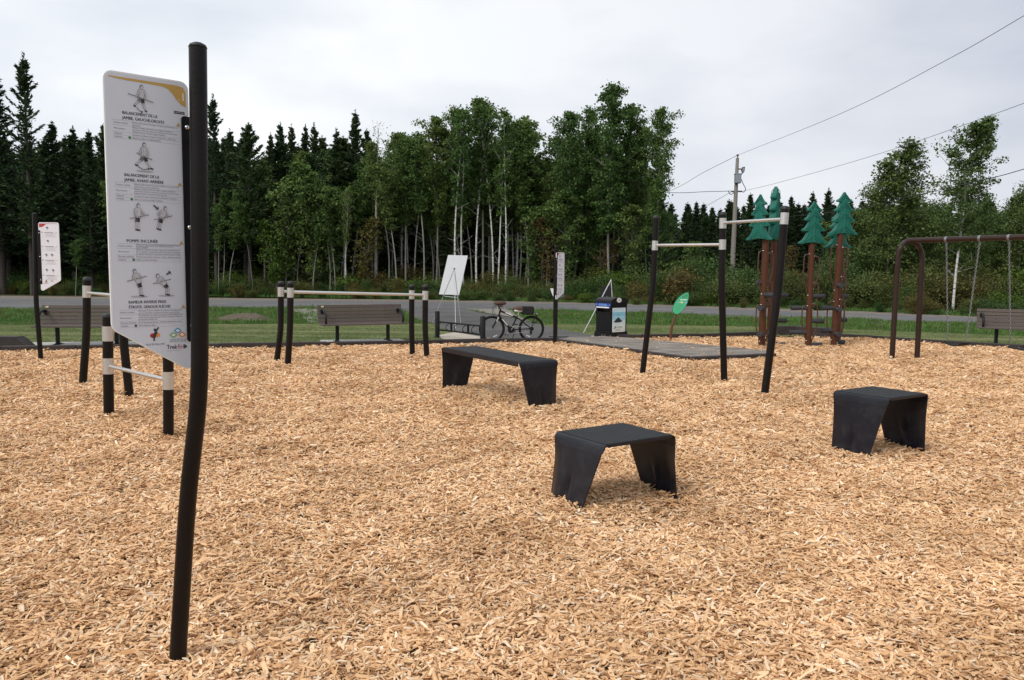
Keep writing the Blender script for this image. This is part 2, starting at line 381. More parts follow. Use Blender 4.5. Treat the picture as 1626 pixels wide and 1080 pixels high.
# bare soil mound in the verge
mb = MB(); c = G(388, 508); N = 24; vs = [(c.x, c.y, 0.22)]; fs = []
for r_, h_ in ((0.4, 0.20), (0.75, 0.10), (1.0, -0.03)):
    for k in range(N):
        a = 2 * PI * k / N; w = 1 + 0.14 * math.sin(3 * a + r_ * 4) + 0.08 * math.sin(7 * a)
        vs.append((c.x + .9 * r_ * w * math.cos(a), c.y + 1.2 * r_ * w * math.sin(a), h_ + random.uniform(-.02, .02)))
for k in range(N): fs.append([0, 1 + k, 1 + (k + 1) % N])
for i in range(2):
    for k in range(N): fs.append([1 + i * N + k, 1 + (i + 1) * N + k, 1 + (i + 1) * N + (k + 1) % N, 1 + i * N + (k + 1) % N])
mb.add(vs, fs, SOILM, True); mb.build('soil_mound')['kind'] = 'structure'

# bench pads and rack pad
def pad(pts, name='concrete_pad'):
    q = ccw([tuple(G(x, y).xy) for x, y in pts]); mb = MB(); mb.prism(q, -0.05, 0.025, CONC); o = mb.build(name); o['kind'] = 'structure'; return o
pad(((508, 541.5), (532, 549), (660, 546), (634, 539.5))); pad(((40, 545.5), (60, 554), (235, 551), (220, 543.5)))
pad(((1560, 549.5), (1545, 546), (1640, 551), (1660, 556)))
q = ccw([tuple(G(x, y).xy) for x, y in ((690, 534), (722, 528), (812, 544), (790, 549), (735, 547))]); mb = MB(); mb.prism(q, -0.05, 0.012, mat('concrete_warm', (0.42, 0.37, 0.30), 0.85, 0, 0.12, 5, 0.3, 60)); mb.build('concrete_pad')['kind'] = 'structure'

# chip area outline in world xy
bordA = [G(x, y) for x, y in ((-700, 578), (-300, 567), (0, 558), (350, 553.5), (520, 551.5), (700, 547), (888, 543.5))]
plat_front = [G(888, 544), G(1097, 573), G(1228, 567)]
plat_back = [G(1222, 562.5), G(1004, 541.5), G(960, 538.5)]
bordB = [G(x, y) for x, y in ((955, 538.5), (1020, 538.5), (1110, 537), (1200, 533.5), (1232, 532), (1262, 532), (1320, 536), (1400, 541), (1500, 548), (1626, 556), (1800, 566), (2100, 585))]
chip_poly = [(p.x, p.y) for p in bordA] + [(p.x, p.y) for p in plat_front] + [(p.x, p.y) for p in plat_back] + [(p.x, p.y) for p in bordB[1:]] + [(16, -3), (-14, -3)]

def in_poly(X, Y, poly):
    ins = np.zeros(X.shape, bool); n = len(poly); j = n - 1
    for i in range(n):
        xi, yi = poly[i]; xj, yj = poly[j]
        c = ((yi > Y) != (yj > Y)) & (X < (xj - xi) * (Y - yi) / (yj - yi + 1e-12) + xi)
        ins ^= c; j = i
    return ins
MOUNDS = []       # (x, y, radius, height) little heaps the chips form round the feet of things
def gh(X, Y):
    h = 0.012 * np.sin(1.3 * X + 0.7 * Y) + 0.010 * np.sin(0.8 * X - 1.9 * Y + 1) + 0.006 * np.sin(4.1 * X + 2.2 * Y) + 0.006 * np.sin(3.3 * Y - 2.7 * X + 2)
    h = h + 0.004 * np.sin(11 * X + 5 * Y) + 0.004 * np.sin(9 * Y - 7 * X)
    for (mx, my, r, a) in MOUNDS:
        h = h + a * np.exp(-((X - mx) ** 2 + (Y - my) ** 2) / (r * r))
    return h
# ------------------------------------------------------------------ exercise equipment
def post_path(pxs, Y):
    """pxs from the foot up; straight runs with a soft bend at the middle points"""
    p = [P(x, y, Y) for x, y in pxs]
    q = [p[0] + (p[0] - p[1]).normalized() * 0.10, p[0]]
    for i in range(1, len(p) - 1):
        a = (p[i - 1] - p[i]); b = (p[i + 1] - p[i]); da = min(0.16, a.length * .3); db = min(0.16, b.length * .3)
        A = p[i] + a.normalized() * da; B = p[i] + b.normalized() * db
        for t in (0, .25, .5, .75, 1): q.append(A * (1 - t) ** 2 + p[i] * 2 * t * (1 - t) + B * t * t)
    q.append(p[-1]); return q
def at_height(path, z):
    for a, b in zip(path, path[1:]):
        if min(a.z, b.z) <= z <= max(a.z, b.z) and a.z != b.z: return a + (b - a) * ((z - a.z) / (b.z - a.z))
    return path[-1]
def kinked_post(parent, origin, pxs, Y, r, collars=(), capl=0.05, n=20):
    path = [p - origin for p in post_path(pxs, Y)]
    top = path[-1]; dr = (path[-1] - path[-2]).normalized()
    mb = MB(); mb.tube(path[:-1] + [top - dr * capl], r, BLACK, n)
    post = mb.build('post', parent)
    mb = MB(); e = r * 1.04
    mb.tube([top - dr * (capl - .002), top - dr * .02, top - dr * .008, top], [e, e, e * .86, e * .45], CAPM, n)
    mb.build('post_cap', post)
    for (z0, z1) in collars:
        a = at_height(path, z0 - origin.z); b = at_height(path, z1 - origin.z); mb = MB()
        mb.tube([a, b], r * 1.07, ALU, n); mb.build('collar', post)
    MOUNDS.append((G(*pxs[0]).x, G(*pxs[0]).y, r * 3.2, 0.012))
    return path
def zat(py, px, Y): return P(px, py, Y).z

# --- sign boards -------------------------------------------------------------
def text_mesh(txt, size, width=None):
    cu = bpy.data.curves.new('t', 'FONT'); cu.body = txt; cu.size = size; cu.resolution_u = 2
    o = bpy.data.objects.new('t', cu); me = bpy.data.meshes.new_from_object(o)
    vs = [tuple(v.co) for v in me.vertices]; fs = [list(p.vertices) for p in me.polygons]
    if width and vs:
        w = max(v[0] for v in vs); k = width / w if w else 1
        vs = [(v[0] * k, v[1], 0) for v in vs]
    bpy.data.objects.remove(o); bpy.data.curves.remove(cu); bpy.data.meshes.remove(me)
    return vs, fs
class Print:
    """flat print on a board: u to the right, v down (metres), tiny steps of depth between layers"""
    def __init__(s, M, z=0.0006): s.mb = MB(); s.M = M; s.z = z
    def poly(s, pts, m, l=0):
        s.mb.add([s.M @ Vector((u, -v, s.z + l * 0.0003)) for u, v in pts], [list(range(len(pts)))], m)
    def line(s, a, b, w, m, l=0):
        d = Vector((b[0] - a[0], b[1] - a[1])); 
        if d.length < 1e-6: return
        n = Vector((-d.y, d.x)).normalized() * w / 2
        s.poly([(a[0] - n.x, a[1] - n.y), (b[0] - n.x, b[1] - n.y), (b[0] + n.x, b[1] + n.y), (a[0] + n.x, a[1] + n.y)], m, l)
    def ell(s, c, rx, ry, m, l=0, n=14):
        s.poly([(c[0] + rx * math.cos(2 * PI * k / n), c[1] + ry * math.sin(2 * PI * k / n)) for k in range(n)], m, l)
    def text(s, txt, u, v, size, m, width=None, l=1):
        vs, fs = text_mesh(txt, size, width)
        s.mb.add([s.M @ Vector((u + a, -v + b, s.z + l * 0.0003)) for a, b, _ in vs], fs, m)
    def build(s, name, parent): return s.mb.build(name, parent)
def limb(pr, pts, w, fill, l):
    for a, b in zip(pts, pts[1:]): pr.line(a, b, w + 0.0016, INK, l)
    for a, b in zip(pts, pts[1:]): pr.line(a, b, w - 0.0004, fill, l + 1)
def figure(pr, c, s, pose, arr):
    """man in T-shirt and dark shorts; pose: joints in figure units (1 = height), origin at the hips"""
    X = lambda p: (c[0] + p[0] * s, c[1] + p[1] * s)
    g = lambda k: X(pose[k])
    if pose.get('floor'): pr.ell(X(pose['floor']), .30 * s, .035 * s, INKL, 0)
    for leg in ('legb', 'lega'):
        limb(pr, [X(p) for p in pose[leg]], .055 * s, INKM, 2 if leg == 'legb' else 4)
        f = pose[leg][-1]; dx = pose.get('foot', .07)
        pr.line(X((f[0] - .02, f[1])), X((f[0] + dx, f[1] + .02)), .05 * s, INK, 6)
    for leg in ('legb', 'lega'):
        a, b = pose[leg][0], pose[leg][1]; m_ = (a[0] + (b[0] - a[0]) * .75, a[1] + (b[1] - a[1]) * .75)
        pr.line(X(a), X(m_), .115 * s, INK if leg == 'lega' else INKG, 7)
    sh = pose['sh']; hip = (0, 0)
    d = Vector((sh[0] - hip[0], sh[1] - hip[1])).normalized(); n = Vector((-d.y, d.x))
    q = [(hip[0] - n.x * .075, hip[1] - n.y * .075), (hip[0] + n.x * .075, hip[1] + n.y * .075), (sh[0] + n.x * .105, sh[1] + n.y * .105), (sh[0] + n.x * .05 + d.x * .03, sh[1] + n.y * .05 + d.y * .03),
         (sh[0] - n.x * .05 + d.x * .03, sh[1] - n.y * .05 + d.y * .03), (sh[0] - n.x * .105, sh[1] - n.y * .105)]
    cx = sum(p[0] for p in q) / 6; cy = sum(p[1] for p in q) / 6
    pr.poly([X((cx + (p[0] - cx) * 1.12, cy + (p[1] - cy) * 1.08)) for p in q], INKG, 8); pr.poly([X(p) for p in q], INKM, 9)
    pr.line(X((sh[0] * .9 - .03, sh[1] * .9)), X((sh[0] * .5 - .02, sh[1] * .5)), .022 * s, INKL, 10)
    hd = (sh[0] + d.x * .12, sh[1] + d.y * .12)
    pr.ell(X(hd), .062 * s, .082 * s, INKG, 10); pr.ell(X((hd[0] + .01, hd[1] + .02)), .044 * s, .058 * s, INKM, 11)
    pr.line(X(pose['bar'][0]), X(pose['bar'][1]), .026 * s, INKG, 12)
    for arm in ('arma', 'armb'):
        limb(pr, [X(p) for p in pose[arm]], .04 * s, INKM, 13)
    pr = arr
    for ar in pose.get('arrow', ()):
        k = len(ar)
        for a, b in zip(ar, ar[1:]): pr.line(X(a), X(b), pose.get('aw', .022) * s, INK, 15)
        a, b = Vector(ar[-2]), Vector(ar[-1]); d = (b - a).normalized(); n = Vector((-d.y, d.x)); w = pose.get('aw', .022) * 1.4 + .02
        pr.poly([X(b + d * .06), X(b - n * w), X(b + n * w)], INK, 16)
POSE = {
 'side': dict(sh=(0.0, -.30), lega=[(0.02, 0), (.05, .2), (.12, .42)], legb=[(-.03, 0), (-.14, .13), (-.27, .28)], foot=.06, arma=[(-.09, -.27), (-.14, -.13), (-.22, -.03)], armb=[(.09, -.27), (.13, -.12), (.07, .0)],
              bar=[(-.48, -.12), (.40, .08)], arrow=[[(-.19, .33), (-.13, .42), (-.03, .47)]]),
 'front': dict(sh=(0.0, -.30), lega=[(0.02, 0), (.08, .2), (.20, .38)], legb=[(-.03, 0), (-.16, .17), (-.30, .30)], foot=.09, arma=[(-.09, -.27), (-.15, -.12), (-.06, .0)], armb=[(.09, -.27), (.11, -.12), (.04, .02)],
              bar=[(-.26, -.12), (.26, .08)], floor=(0, .50), arrow=[[(-.22, .36), (-.05, .44), (.1, .41)]]),
 'push1': dict(sh=(0.02, -.30), lega=[(0.01, 0), (.0, .2), (.0, .42)], legb=[(-.03, 0), (-.06, .2), (-.07, .42)], arma=[(-.08, -.27), (-.1, -.13), (0, .0)], armb=[(.10, -.27), (.17, -.17), (.26, -.08)], bar=[(-.26, .05), (.38, -.12)]),
 'push2': dict(sh=(0.10, -.26), lega=[(0.01, 0), (-.04, .2), (-.08, .38)], legb=[(-.03, 0), (-.10, .18), (-.15, .36)], arma=[(.0, -.27), (-.12, -.18), (-.02, -.02)], armb=[(.17, -.24), (.22, -.14), (.16, -.06)], bar=[(-.26, .05), (.38, -.12)],
               arrow=[[(-.26, -.46), (-.14, -.36)]], aw=.05),
 'row1': dict(sh=(-.10, -.30), lega=[(0.01, 0), (.06, .2), (.09, .44)], legb=[(-.03, 0), (.02, .2), (.03, .43)], arma=[(-.18, -.27), (-.2, -.15), (-.12, -.12)], armb=[(.0, -.28), (.05, -.2), (.02, -.16)], bar=[(-.40, -.06), (.26, -.24)], floor=(0, .48)),
 'row2': dict(sh=(-.17, -.22), lega=[(0.01, 0), (.12, .13), (.10, .36)], legb=[(-.03, 0), (.06, .15), (.04, .35)], arma=[(-.24, -.17), (-.26, -.07), (-.14, -.07)], armb=[(-.1, -.24), (-.04, -.16), (-.08, -.1)], bar=[(-.42, -.03), (.22, -.2)], floor=(.05, .40),
              arrow=[[(.06, -.36), (.16, -.43)]], aw=.05),
}
BODY = [
 (('BALANCEMENT DE LA', 'JAMBE, GAUCHE-DROITE'), (.41, .49), ('Position initiale', 'Mouvement', 'Objectif', 'Variante'),
  (('Debout, pieds écartés à la largeur du bassin, sans la barre par les', 'épaules (A)'), ('Balancer la jambe de la droite vers la gauche pendant le', 'mouvement, éviter de contracter le pied plus haut que le bassin.', 'Répéter plusieurs fois, puis changer de jambe.'), ('Activation du réflexe myotatique des abducteurs - adducteurs',), ('Balancer la jambe avec faible amplitude',)), GREEND),
 (('BALANCEMENT DE LA', 'JAMBE, AVANT-ARRIÈRE'), (.41, .46), ('Position initiale', 'Mouvement', 'Objectif', 'Variante'),
  (('Debout, pieds écartés à la largeur du bassin, sans saisir la main', 'droite à barre sur les du même bras'), ('Balancer la jambe droite de l\'avant à l\'arrière pendant le', 'mouvement, éviter de contracter le pied plus haut que le bassin.', 'Répéter plusieurs fois, puis changer de jambe.'), ('Activation du réflexe myotatique des fléchisseurs-extenseurs',), ('Balancer la jambe avec faible amplitude',)), GREEND),
 (('POMPE INCLINÉE',), (.37,), ('Position initiale', 'Mouvement', 'Muscles sollicités', 'Variante'),
  (('Mains sur la barre à une distance plus grande que celle qui sépare', 'les épaules, pieds au sol à une distance de la barre,', 'corps rectiligne'), ('Fléchir les coudes de manière à rapprocher la poitrine vers la', 'barre, maintenir une ligne droite entre les chevilles, les hanches et', 'les épaules. Repousser le corps pour revenir à la position initiale.'), ('Poitrine et bras (grands pectoraux - triceps - deltoïdes antérieurs)',), ('Utiliser une barre plus haute',)), GREEND),
 (('RAMEUR INVERSÉ PRISE', 'ÉTROITE, GENOUX FLÉCHIS'), (.45, .50), ('Position initiale', 'Mouvement', 'Muscles sollicités', 'Variante'),
  (('Mains tenant la barre et séparées de la largeur des épaules, jambes', 'vers sur avant pieds au-dessous de la barre, genoux fléchis'), ('Tirer l\'abdomen vers la barre en gardant les genoux fléchis et les', 'coudes frôlant la cage thoracique. Revenir à la position initiale puis', 'recommencer plusieurs fois.'), ('Dos et bras (grands dorsaux - extenseurs horizontaux - biceps)',), ('Garder les genoux tendus',)), INK),
]
def sign_board(parent, A, B, ztop, H, side, accent, num, full, dz=0.004):
    """board from A (left edge, seen from the front) to B (right edge); side = where the post stands"""
    W = (B - A).xy.length; ex = Vector((B.x - A.x, B.y - A.y, 0)).normalized(); ey = Vector((0, 0, 1)); ez = ex.cross(ey)
    M = Matrix(((ex.x, ey.x, ez.x, A.x), (ex.y, ey.y, ez.y, A.y), (ex.z, ey.z, ez.z, ztop), (0, 0, 0, 1)))
    mir = side == 'left'
    def corner(cx, cy, r, a0, a1, n=6): return [(cx + r * math.cos(a0 + (a1 - a0) * i / n), cy + r * math.sin(a0 + (a1 - a0) * i / n)) for i in range(n + 1)]
    r = .065 * W * 1.6
    nv0, nv1, nu = .115 * H, .905 * H, .915 * W
    o = corner(r, r, r, -PI / 2, -PI)[::-1]                         # top-left (u, v down)
    o = corner(r, r, r, PI, 1.5 * PI) + corner(W - r, r, r, 1.5 * PI, 2 * PI)
    o += [(W, nv0), (nu, nv0 + .002), (nu, nv1 - .002), (W, nv1)]
    rb = .075 * W * 1.3; o += corner(W - rb, .972 * H, rb, 0, .62 * PI, 6)
    o += corner(.14 * W, .828 * H, .14 * W, .64 * PI, PI, 6)
    if mir: o = [(W - u, v) for u, v in o][::-1]
    def inset(pts, d):
        res = []; n = len(pts)
        for i in range(n):
            a = Vector(pts[i - 1]); b = Vector(pts[i]); c = Vector(pts[(i + 1) % n])
            e1 = (b - a); e2 = (c - b)
            if e1.length < 1e-7: e1 = e2
            if e2.length < 1e-7: e2 = e1
            n1 = Vector((-e1.y, e1.x)).normalized(); n2 = Vector((-e2.y, e2.x)).normalized(); m_ = (n1 + n2)
            m_ = m_.normalized() if m_.length > 1e-6 else n1
            res.append((b.x + m_.x * d, b.y + m_.y * d))
        return res
    mb = MB(); mb.prism([(u, -v) for u, v in o][::-1], -0.012, 0.0, PANELE, M)
    panel = mb.build('panel', parent)
    pr = Print(M); pr.poly(inset(o, .006), PANELW if full else PANELW2, 0); pr.build('panel_face', panel)
    fx = (lambda u: u if not mir else 1 - u)
    # coloured header
    pr = Print(M, .0012)
    top = [(.06, .017), (.55, .017), (.80, .017), (.86, .017), (.93, .021), (.962, .036), (.962, .086), (.91, .081), (.85, .066), (.80, .047), (.75, .034), (.68, .0275), (.50, .0255), (.2, .0245), (.06, .0205)]
    if mir: top = [(.05 + .0, .017), (.5, .017), (.94, .017), (.94, .0225), (.5, .0225), (.38, .026), (.33, .036), (.26, .055), (.17, .07), (.04, .072), (.04, .03)][::-1]
    pr.poly([(u * W, v * H) for u, v in top], accent)
    if not mir: pr.text(num, .865 * W, .066 * H, .046, WHT, None, 2)
    else: pr.text(num, .09 * W, .056 * H, .045, GOLD, None, 2)
    pr.build('header', panel)
    if not mir:
        pr = Print(M, .0012); pr.line((.815 * W, .108 * H), (.945 * W, .108 * H), .0105, INK); pr.line((.825 * W, .108 * H), (.935 * W, .108 * H), .0025, INKL, 1); pr.build('small_print', panel)
    bases = (.148, .351, .553, .776); rel = (.009, .025, .047, .058, .068)
    figs = ((('side', .43, .0785),), (('front', .44, .270),), (('push1', .34, .474), ('push2', .62, .474)), (('row1', .33, .694), ('row2', .64, .700)))
    for k in range(4):
        b = bases[k]; prt = Print(M, .0012); ti, tw, labs, body, dot = BODY[k]
        u0 = .20 if not mir else .27
        if full:
            for i, (t_, w_) in enumerate(zip(ti, tw)):
                vv = b + .004 - (len(ti) - 1 - i) * .0165
                for off in (0, .0007): prt.text(t_, u0 * W + off, vv * H, .0168, INK, w_ * W)
        else:
            prt.line((u0 * W, b * H), ((u0 + .45) * W, b * H), .009, INKG)
            prt.poly([(.12 * W, (b - .012) * H), (.20 * W, (b - .012) * H), (.20 * W, (b + .006) * H), (.12 * W, (b + .006) * H)], INKL)
        prt.build('heading', panel); prt = Print(M, .0012)
        prt.poly([(.835 * W, (b + .007) * H), (.89 * W, (b + .007) * H), (.862 * W, (b - .005) * H)], GOLD if full else accent)
        prt.build('marker', panel)
        prt = Print(M, .0012)
        u1 = .085 if not mir else .14
        for q in rel: prt.line((u1 * W, (b + q) * H), (.87 * W, (b + q) * H), .0009, INKL)
        for j in range(4):
            v0, v1 = (b + rel[j]) * H, (b + rel[j + 1]) * H
            if full:
                prt.text(labs[j], .10 * W, (v0 + v1) / 2 + .0028, .0088, INKG)
                n_ = len(body[j]); st = (v1 - v0) / (n_ + .15)
                for i, t_ in enumerate(body[j]): prt.text(t_, .31 * W, v0 + st * (i + .82), .0088, INKG, min(.54 * W, len(t_) * .0028))
            else:
                for i in range(2 if j < 2 else 1): prt.line((.34 * W, (v0 * (1.6 - i) + v1 * (.4 + i)) / 2), ((.80 - .1 * i) * W, (v0 * (1.6 - i) + v1 * (.4 + i)) / 2), .0028, INKL)
        if full: prt.ell((.278 * W, (b + .063) * H), .0052, .0052, dot, 1, 12)
        prt.build('instructions', panel)
        arw = Print(M, .0012)
        for (nm, u, v) in figs[k]:
            prt = Print(M, .0012)
            if full: figure(prt, (u * W, v * H), .116 if k != 0 else .110, POSE[nm], arw)
            else:
                prt.ell((u * W, (v + .0) * H), .016, .022, INKG); prt.line((u * W - .03, v * H - .01), (u * W + .035, v * H + .01), .006, INKG, 1)
                prt.line((u * W, v * H + .02), (u * W + .012, v * H + .045), .009, INKL, 1)
            prt.build('illustration', panel)
        if arw.mb.v: arw.build('arrow', panel)
    # three emblems at the foot
    prt = Print(M, .0012); cx, cy = ((.50 * W, .872 * H) if not mir else (.28 * W, .862 * H))
    prt.ell((cx - .008, cy + .004), .011, .010, REDP); prt.ell((cx + .010, cy + .002), .011, .009, ORNG, 1)
    prt.line((cx - .004, cy + .012), (cx + .006, cy - .012), .012, INK, 2); prt.line((cx + .004, cy - .012), (cx + .016, cy - .030), .006, INK, 3); prt.ell((cx + .001, cy - .02), .0055, .0055, INK, 3)
    prt.line((cx - .002, cy + .010), (cx - .004, cy + .026), .006, INK, 4)
    if full: prt.text('VILLE DE VAL-D\'OR', cx - .036, cy + .044, .011, INK, .074)
    prt.build('emblem', panel)
    prt = Print(M, .0012); cx, cy = ((.785 * W, .868 * H) if not mir else (.56 * W, .855 * H))
    def drop(c, w, h, m, l): prt.poly([(c[0] - w, c[1]), (c[0] - w * .4, c[1] - h * .8), (c[0], c[1] - h), (c[0] + w * .4, c[1] - h * .8), (c[0] + w, c[1]), (c[0] + w * .4, c[1] + h * .8), (c[0], c[1] + h), (c[0] - w * .4, c[1] + h * .8)], m, l)
    for (dx, dy, m_) in ((-.018, .010, LGREEN), (.018, .010, ORNG), (0, -.008, BLUEP)):
        drop((cx + dx, cy + dy), .017, .012, m_, 0); drop((cx + dx, cy + dy), .009, .006, PANELE, 1)
    if full:
        prt.text('CONSEIL RÉGIONAL DE', cx - .034, cy + .032, .0085, INKG, .068); prt.text('SANTÉ ET ABITIBI', cx - .034, cy + .040, .0085, INKG, .068)
    prt.build('emblem', panel)
    prt = Print(M, .0012); u, v = (.64 * W, .925 * H) if not mir else (.14 * W, .895 * H)
    for off in (0, .001): prt.text('Trek', u + off, v, .026, INK, .043)
    prt.text('fit', u + .045, v, .026, REDP, .020)
    prt.line((u + .070, v - .016), (u + .084, v - .008), .005, INK); prt.line((u + .084, v - .008), (u + .070, v), .005, INK, 1); prt.line((u + .066, v - .008), (u + .08, v - .008), .004, INK, 2)
    prt.line((u, v + .008), (u + .06, v + .008), .002, INKL)
    prt.build('logo', panel)
    return M, W, panel
def sign(pxs, rpx, Ax, Bx, ytop, yfoot, side, num, accent, full, label, ya=None, yfull=None, DL=None, DR=None):
    b = G(*pxs[0]); Y = b.y; t = empty('exercise_sign', b, 0, label, 'sign', 'exercise instruction signs on posts')
    r = rpx * Y / FPX
    kinked_post(t, b, pxs, Y, r, (), .02, 24)
    A = P(Ax, ytop, DL); B = P(Bx, ytop if ya is None else ya, DR)
    ztop = (B if side == 'right' else A).z; ztop = P(Bx if side == 'right' else Ax, (ya if ya is not None else ytop) if side == 'right' else ytop, DR if side == 'right' else DL).z
    zb = P(Bx if side == 'right' else Ax, yfoot, DR if side == 'right' else DL).z
    H = ztop - zb
    M, W, panel = sign_board(t, A - b, B - b, ztop - b.z, H, side, accent, num, full)
    # bracket plate with bolts
    u0, u1 = (.90 * W, 1.075 * W) if side == 'right' else (-.09 * W, .075 * W)
    v0, v1 = .118 * H, .902 * H; q = []
    rr = .012
    for (cu, cv, a0) in ((u0 + rr, v0 + rr, PI), (u1 - .001, v0 + .001, 1.5 * PI), (u1 - .001, v1 - .001, 0), (u0 + rr, v1 - rr, .5 * PI)):
        rad = rr if cu < (u0 + u1) / 2 else .001
        for i in range(5): a = a0 + PI / 2 * i / 4; q.append((cu + rad * math.cos(a), -(cv + rad * math.sin(a))))
    if side != 'right': q = [(u0 + u1 - a, c) for a, c in q][::-1]
    mb = MB(); mb.prism(q[::-1], -0.010, 0.006, BRACK, M); br = mb.build('bracket', t)
    for v in (.155, .50, .845):
        c = M @ Vector(((u0 * .62 + u1 * .38) if side == 'right' else (u0 * .3 + u1 * .7), -v * H, .007)); mb = MB(); n = (M.to_3x3() @ Vector((0, 0, 1)))
        mb.tube([c - n * .003, c + n * .002, c + n * .005, c + n * .006], [.0095, .0095, .006, .002], BOLT, 12); mb.build('bolt', br)
        # standoff clamp from plate to post
    pp = at_height([x for x in post_path(pxs, Y)], ztop - .2 * H)
    for v in (.2, .8):
        z = ztop - v * H; pc = at_height(post_path(pxs, Y), z) - b; e = M @ Vector(((u1 if side == 'right' else u0), -v * H, -.002)); mb = MB()
        mb.tube([e, pc], .008, BRACK, 8); mb.build('clamp', br)
    return t
sign([(282, 1050), (298, 790), (317, 625), (317.5, 400), (314, 68)], 13.5, 163, 298.5, 110, 585, 'right', '.1', GOLD, True,
     'tall kinked black post in the foreground carrying the large white exercise board numbered .1', ya=131, DL=3.215, DR=3.435)
bY = G(65, 570).y
sign([(65, 570), (57.5, 482), (55, 338)], 3.6, 60.5, 93, 353, 461.5, 'left', '.2', REDP, False,
     'kinked black post with small white board, red top corner, left by the park bench', ya=354.5, DL=bY - .05, DR=bY - .02)
bY = G(881, 547.5).y
sign([(881, 547.5), (881.5, 470), (883, 390)], 2.9, 883.5, 896.5, 400.5, 476, 'left', '.3', REDP, False,
     'straight dark post with narrow white board seen obliquely, right of the bicycle', ya=400, DL=bY - .05, DR=bY + .22)

# --- stepped incline-bar station, left ----------------------------------------
def bar(parent, a, b, r, name='bar', m=None):
    mb = MB(); mb.tube([a, b], r, m or ALU, 12); mb.build(name, parent)
base = G(170, 640)
t = empty('incline_bar_station', base, 0, 'stepped station of four black posts with silver collars and bars behind the big sign', 'exercise bars', 'black post exercise stations')
def zpx(px, py, Y): return P(px, py, Y).z
stA = {}
for k, (pxs, rp, cols) in dict(
    a=([(131.5, 609), (137.5, 528), (138, 440)], 6.0, [(472.5, 453.5)]),
    b=([(206, 632), (196, 540), (195, 437)], 6.6, [(474, 451), (529, 506)]),
    c=([(173, 660), (171.5, 560), (171, 497)], 8.0, [(541.5, 518), (593.5, 568.5)]),
    d=([(267.5, 696), (267.5, 620), (267, 556)], 8.2, [(618, 590)])).items():
    Y = G(*pxs[0]).y; r = rp * Y / FPX
    path = kinked_post(t, base, pxs, Y, r, [(zpx(pxs[0][0], y0, Y), zpx(pxs[0][0], y1, Y)) for y0, y1 in cols])
    stA[k] = (path, Y)
def on(st, key, px, py): path, Y = st[key]; return at_height(path, zpx(px, py, Y) - base.z)
def fr(a, b, t_=.0): return a
a = on(stA, 'a', 138, 465); b_ = on(stA, 'b', 196, 462); b_.z = a.z; bar(t, a, b_, .021)
b2 = on(stA, 'b', 196, 520); c = on(stA, 'c', 171, 530); b2.z = c.z; bar(t, b2, c, .021)
c2 = on(stA, 'c', 171, 581); d_ = on(stA, 'd', 267, 604); bar(t, c2, d_, .021)

# --- parallel bars, centre-left -------------------------------------------------
base = G(560, 573)
t = empty('parallel_bars', base, 0, 'wide pair of waist-high silver bars on four black posts in front of the middle bench', 'exercise bars', 'black post exercise stations')
stB = {}
for k, (pxs, rp, cols) in dict(
    a=([(439.5, 573), (446, 522), (446, 446.5)], 4.7, [(471, 456)]), b=([(457, 579.5), (460.5, 524), (461.5, 446.5)], 5.0, [(472.5, 457)]),
    c=([(655, 567), (653.5, 520), (654, 451.5)], 4.3, [(475, 461)]), d=([(678, 570), (675, 522), (675.5, 452)], 4.5, [(476.5, 462)])).items():
    Y = G(*pxs[0]).y
    stB[k] = (kinked_post(t, base, pxs, Y, rp * Y / FPX, [(zpx(pxs[0][0], y0, Y), zpx(pxs[0][0], y1, Y)) for y0, y1 in cols]), Y)
bar(t, on(stB, 'a', 446, 463), on(stB, 'c', 654, 468), .025); bar(t, on(stB, 'b', 461, 464), on(stB, 'd', 675, 468.5), .025)

# --- high bars, right ---------------------------------------------------------
base = G(1130, 608)
t = empty('pull_up_bars', base, 0, 'tall pull-up station of three kinked black posts with two silver bars at two heights', 'exercise bars', 'black post exercise stations')
stC = {}
for k, (pxs, rp, cols) in dict(
    a=([(1020, 594.5), (1037.5, 445), (1042, 342)], 4.6, [(397.5, 382.5)]),
    b=([(1150, 606.5), (1146, 450), (1148, 336.5)], 5.3, [(396.5, 380.5), (363, 346.5)]),
    c=([(1214, 627), (1236.5, 455), (1247, 327)], 6.1, [(356.5, 338)])).items():
    Y = G(*pxs[0]).y
    stC[k] = (kinked_post(t, base, pxs, Y, rp * Y / FPX, [(zpx(pxs[-1][0], y0, Y), zpx(pxs[-1][0], y1, Y)) for y0, y1 in cols]), Y)
bar(t, on(stC, 'a', 1042, 389.5), on(stC, 'b', 1148, 388.5), .022); bar(t, on(stC, 'b', 1148, 354), on(stC, 'c', 1247, 348), .022)

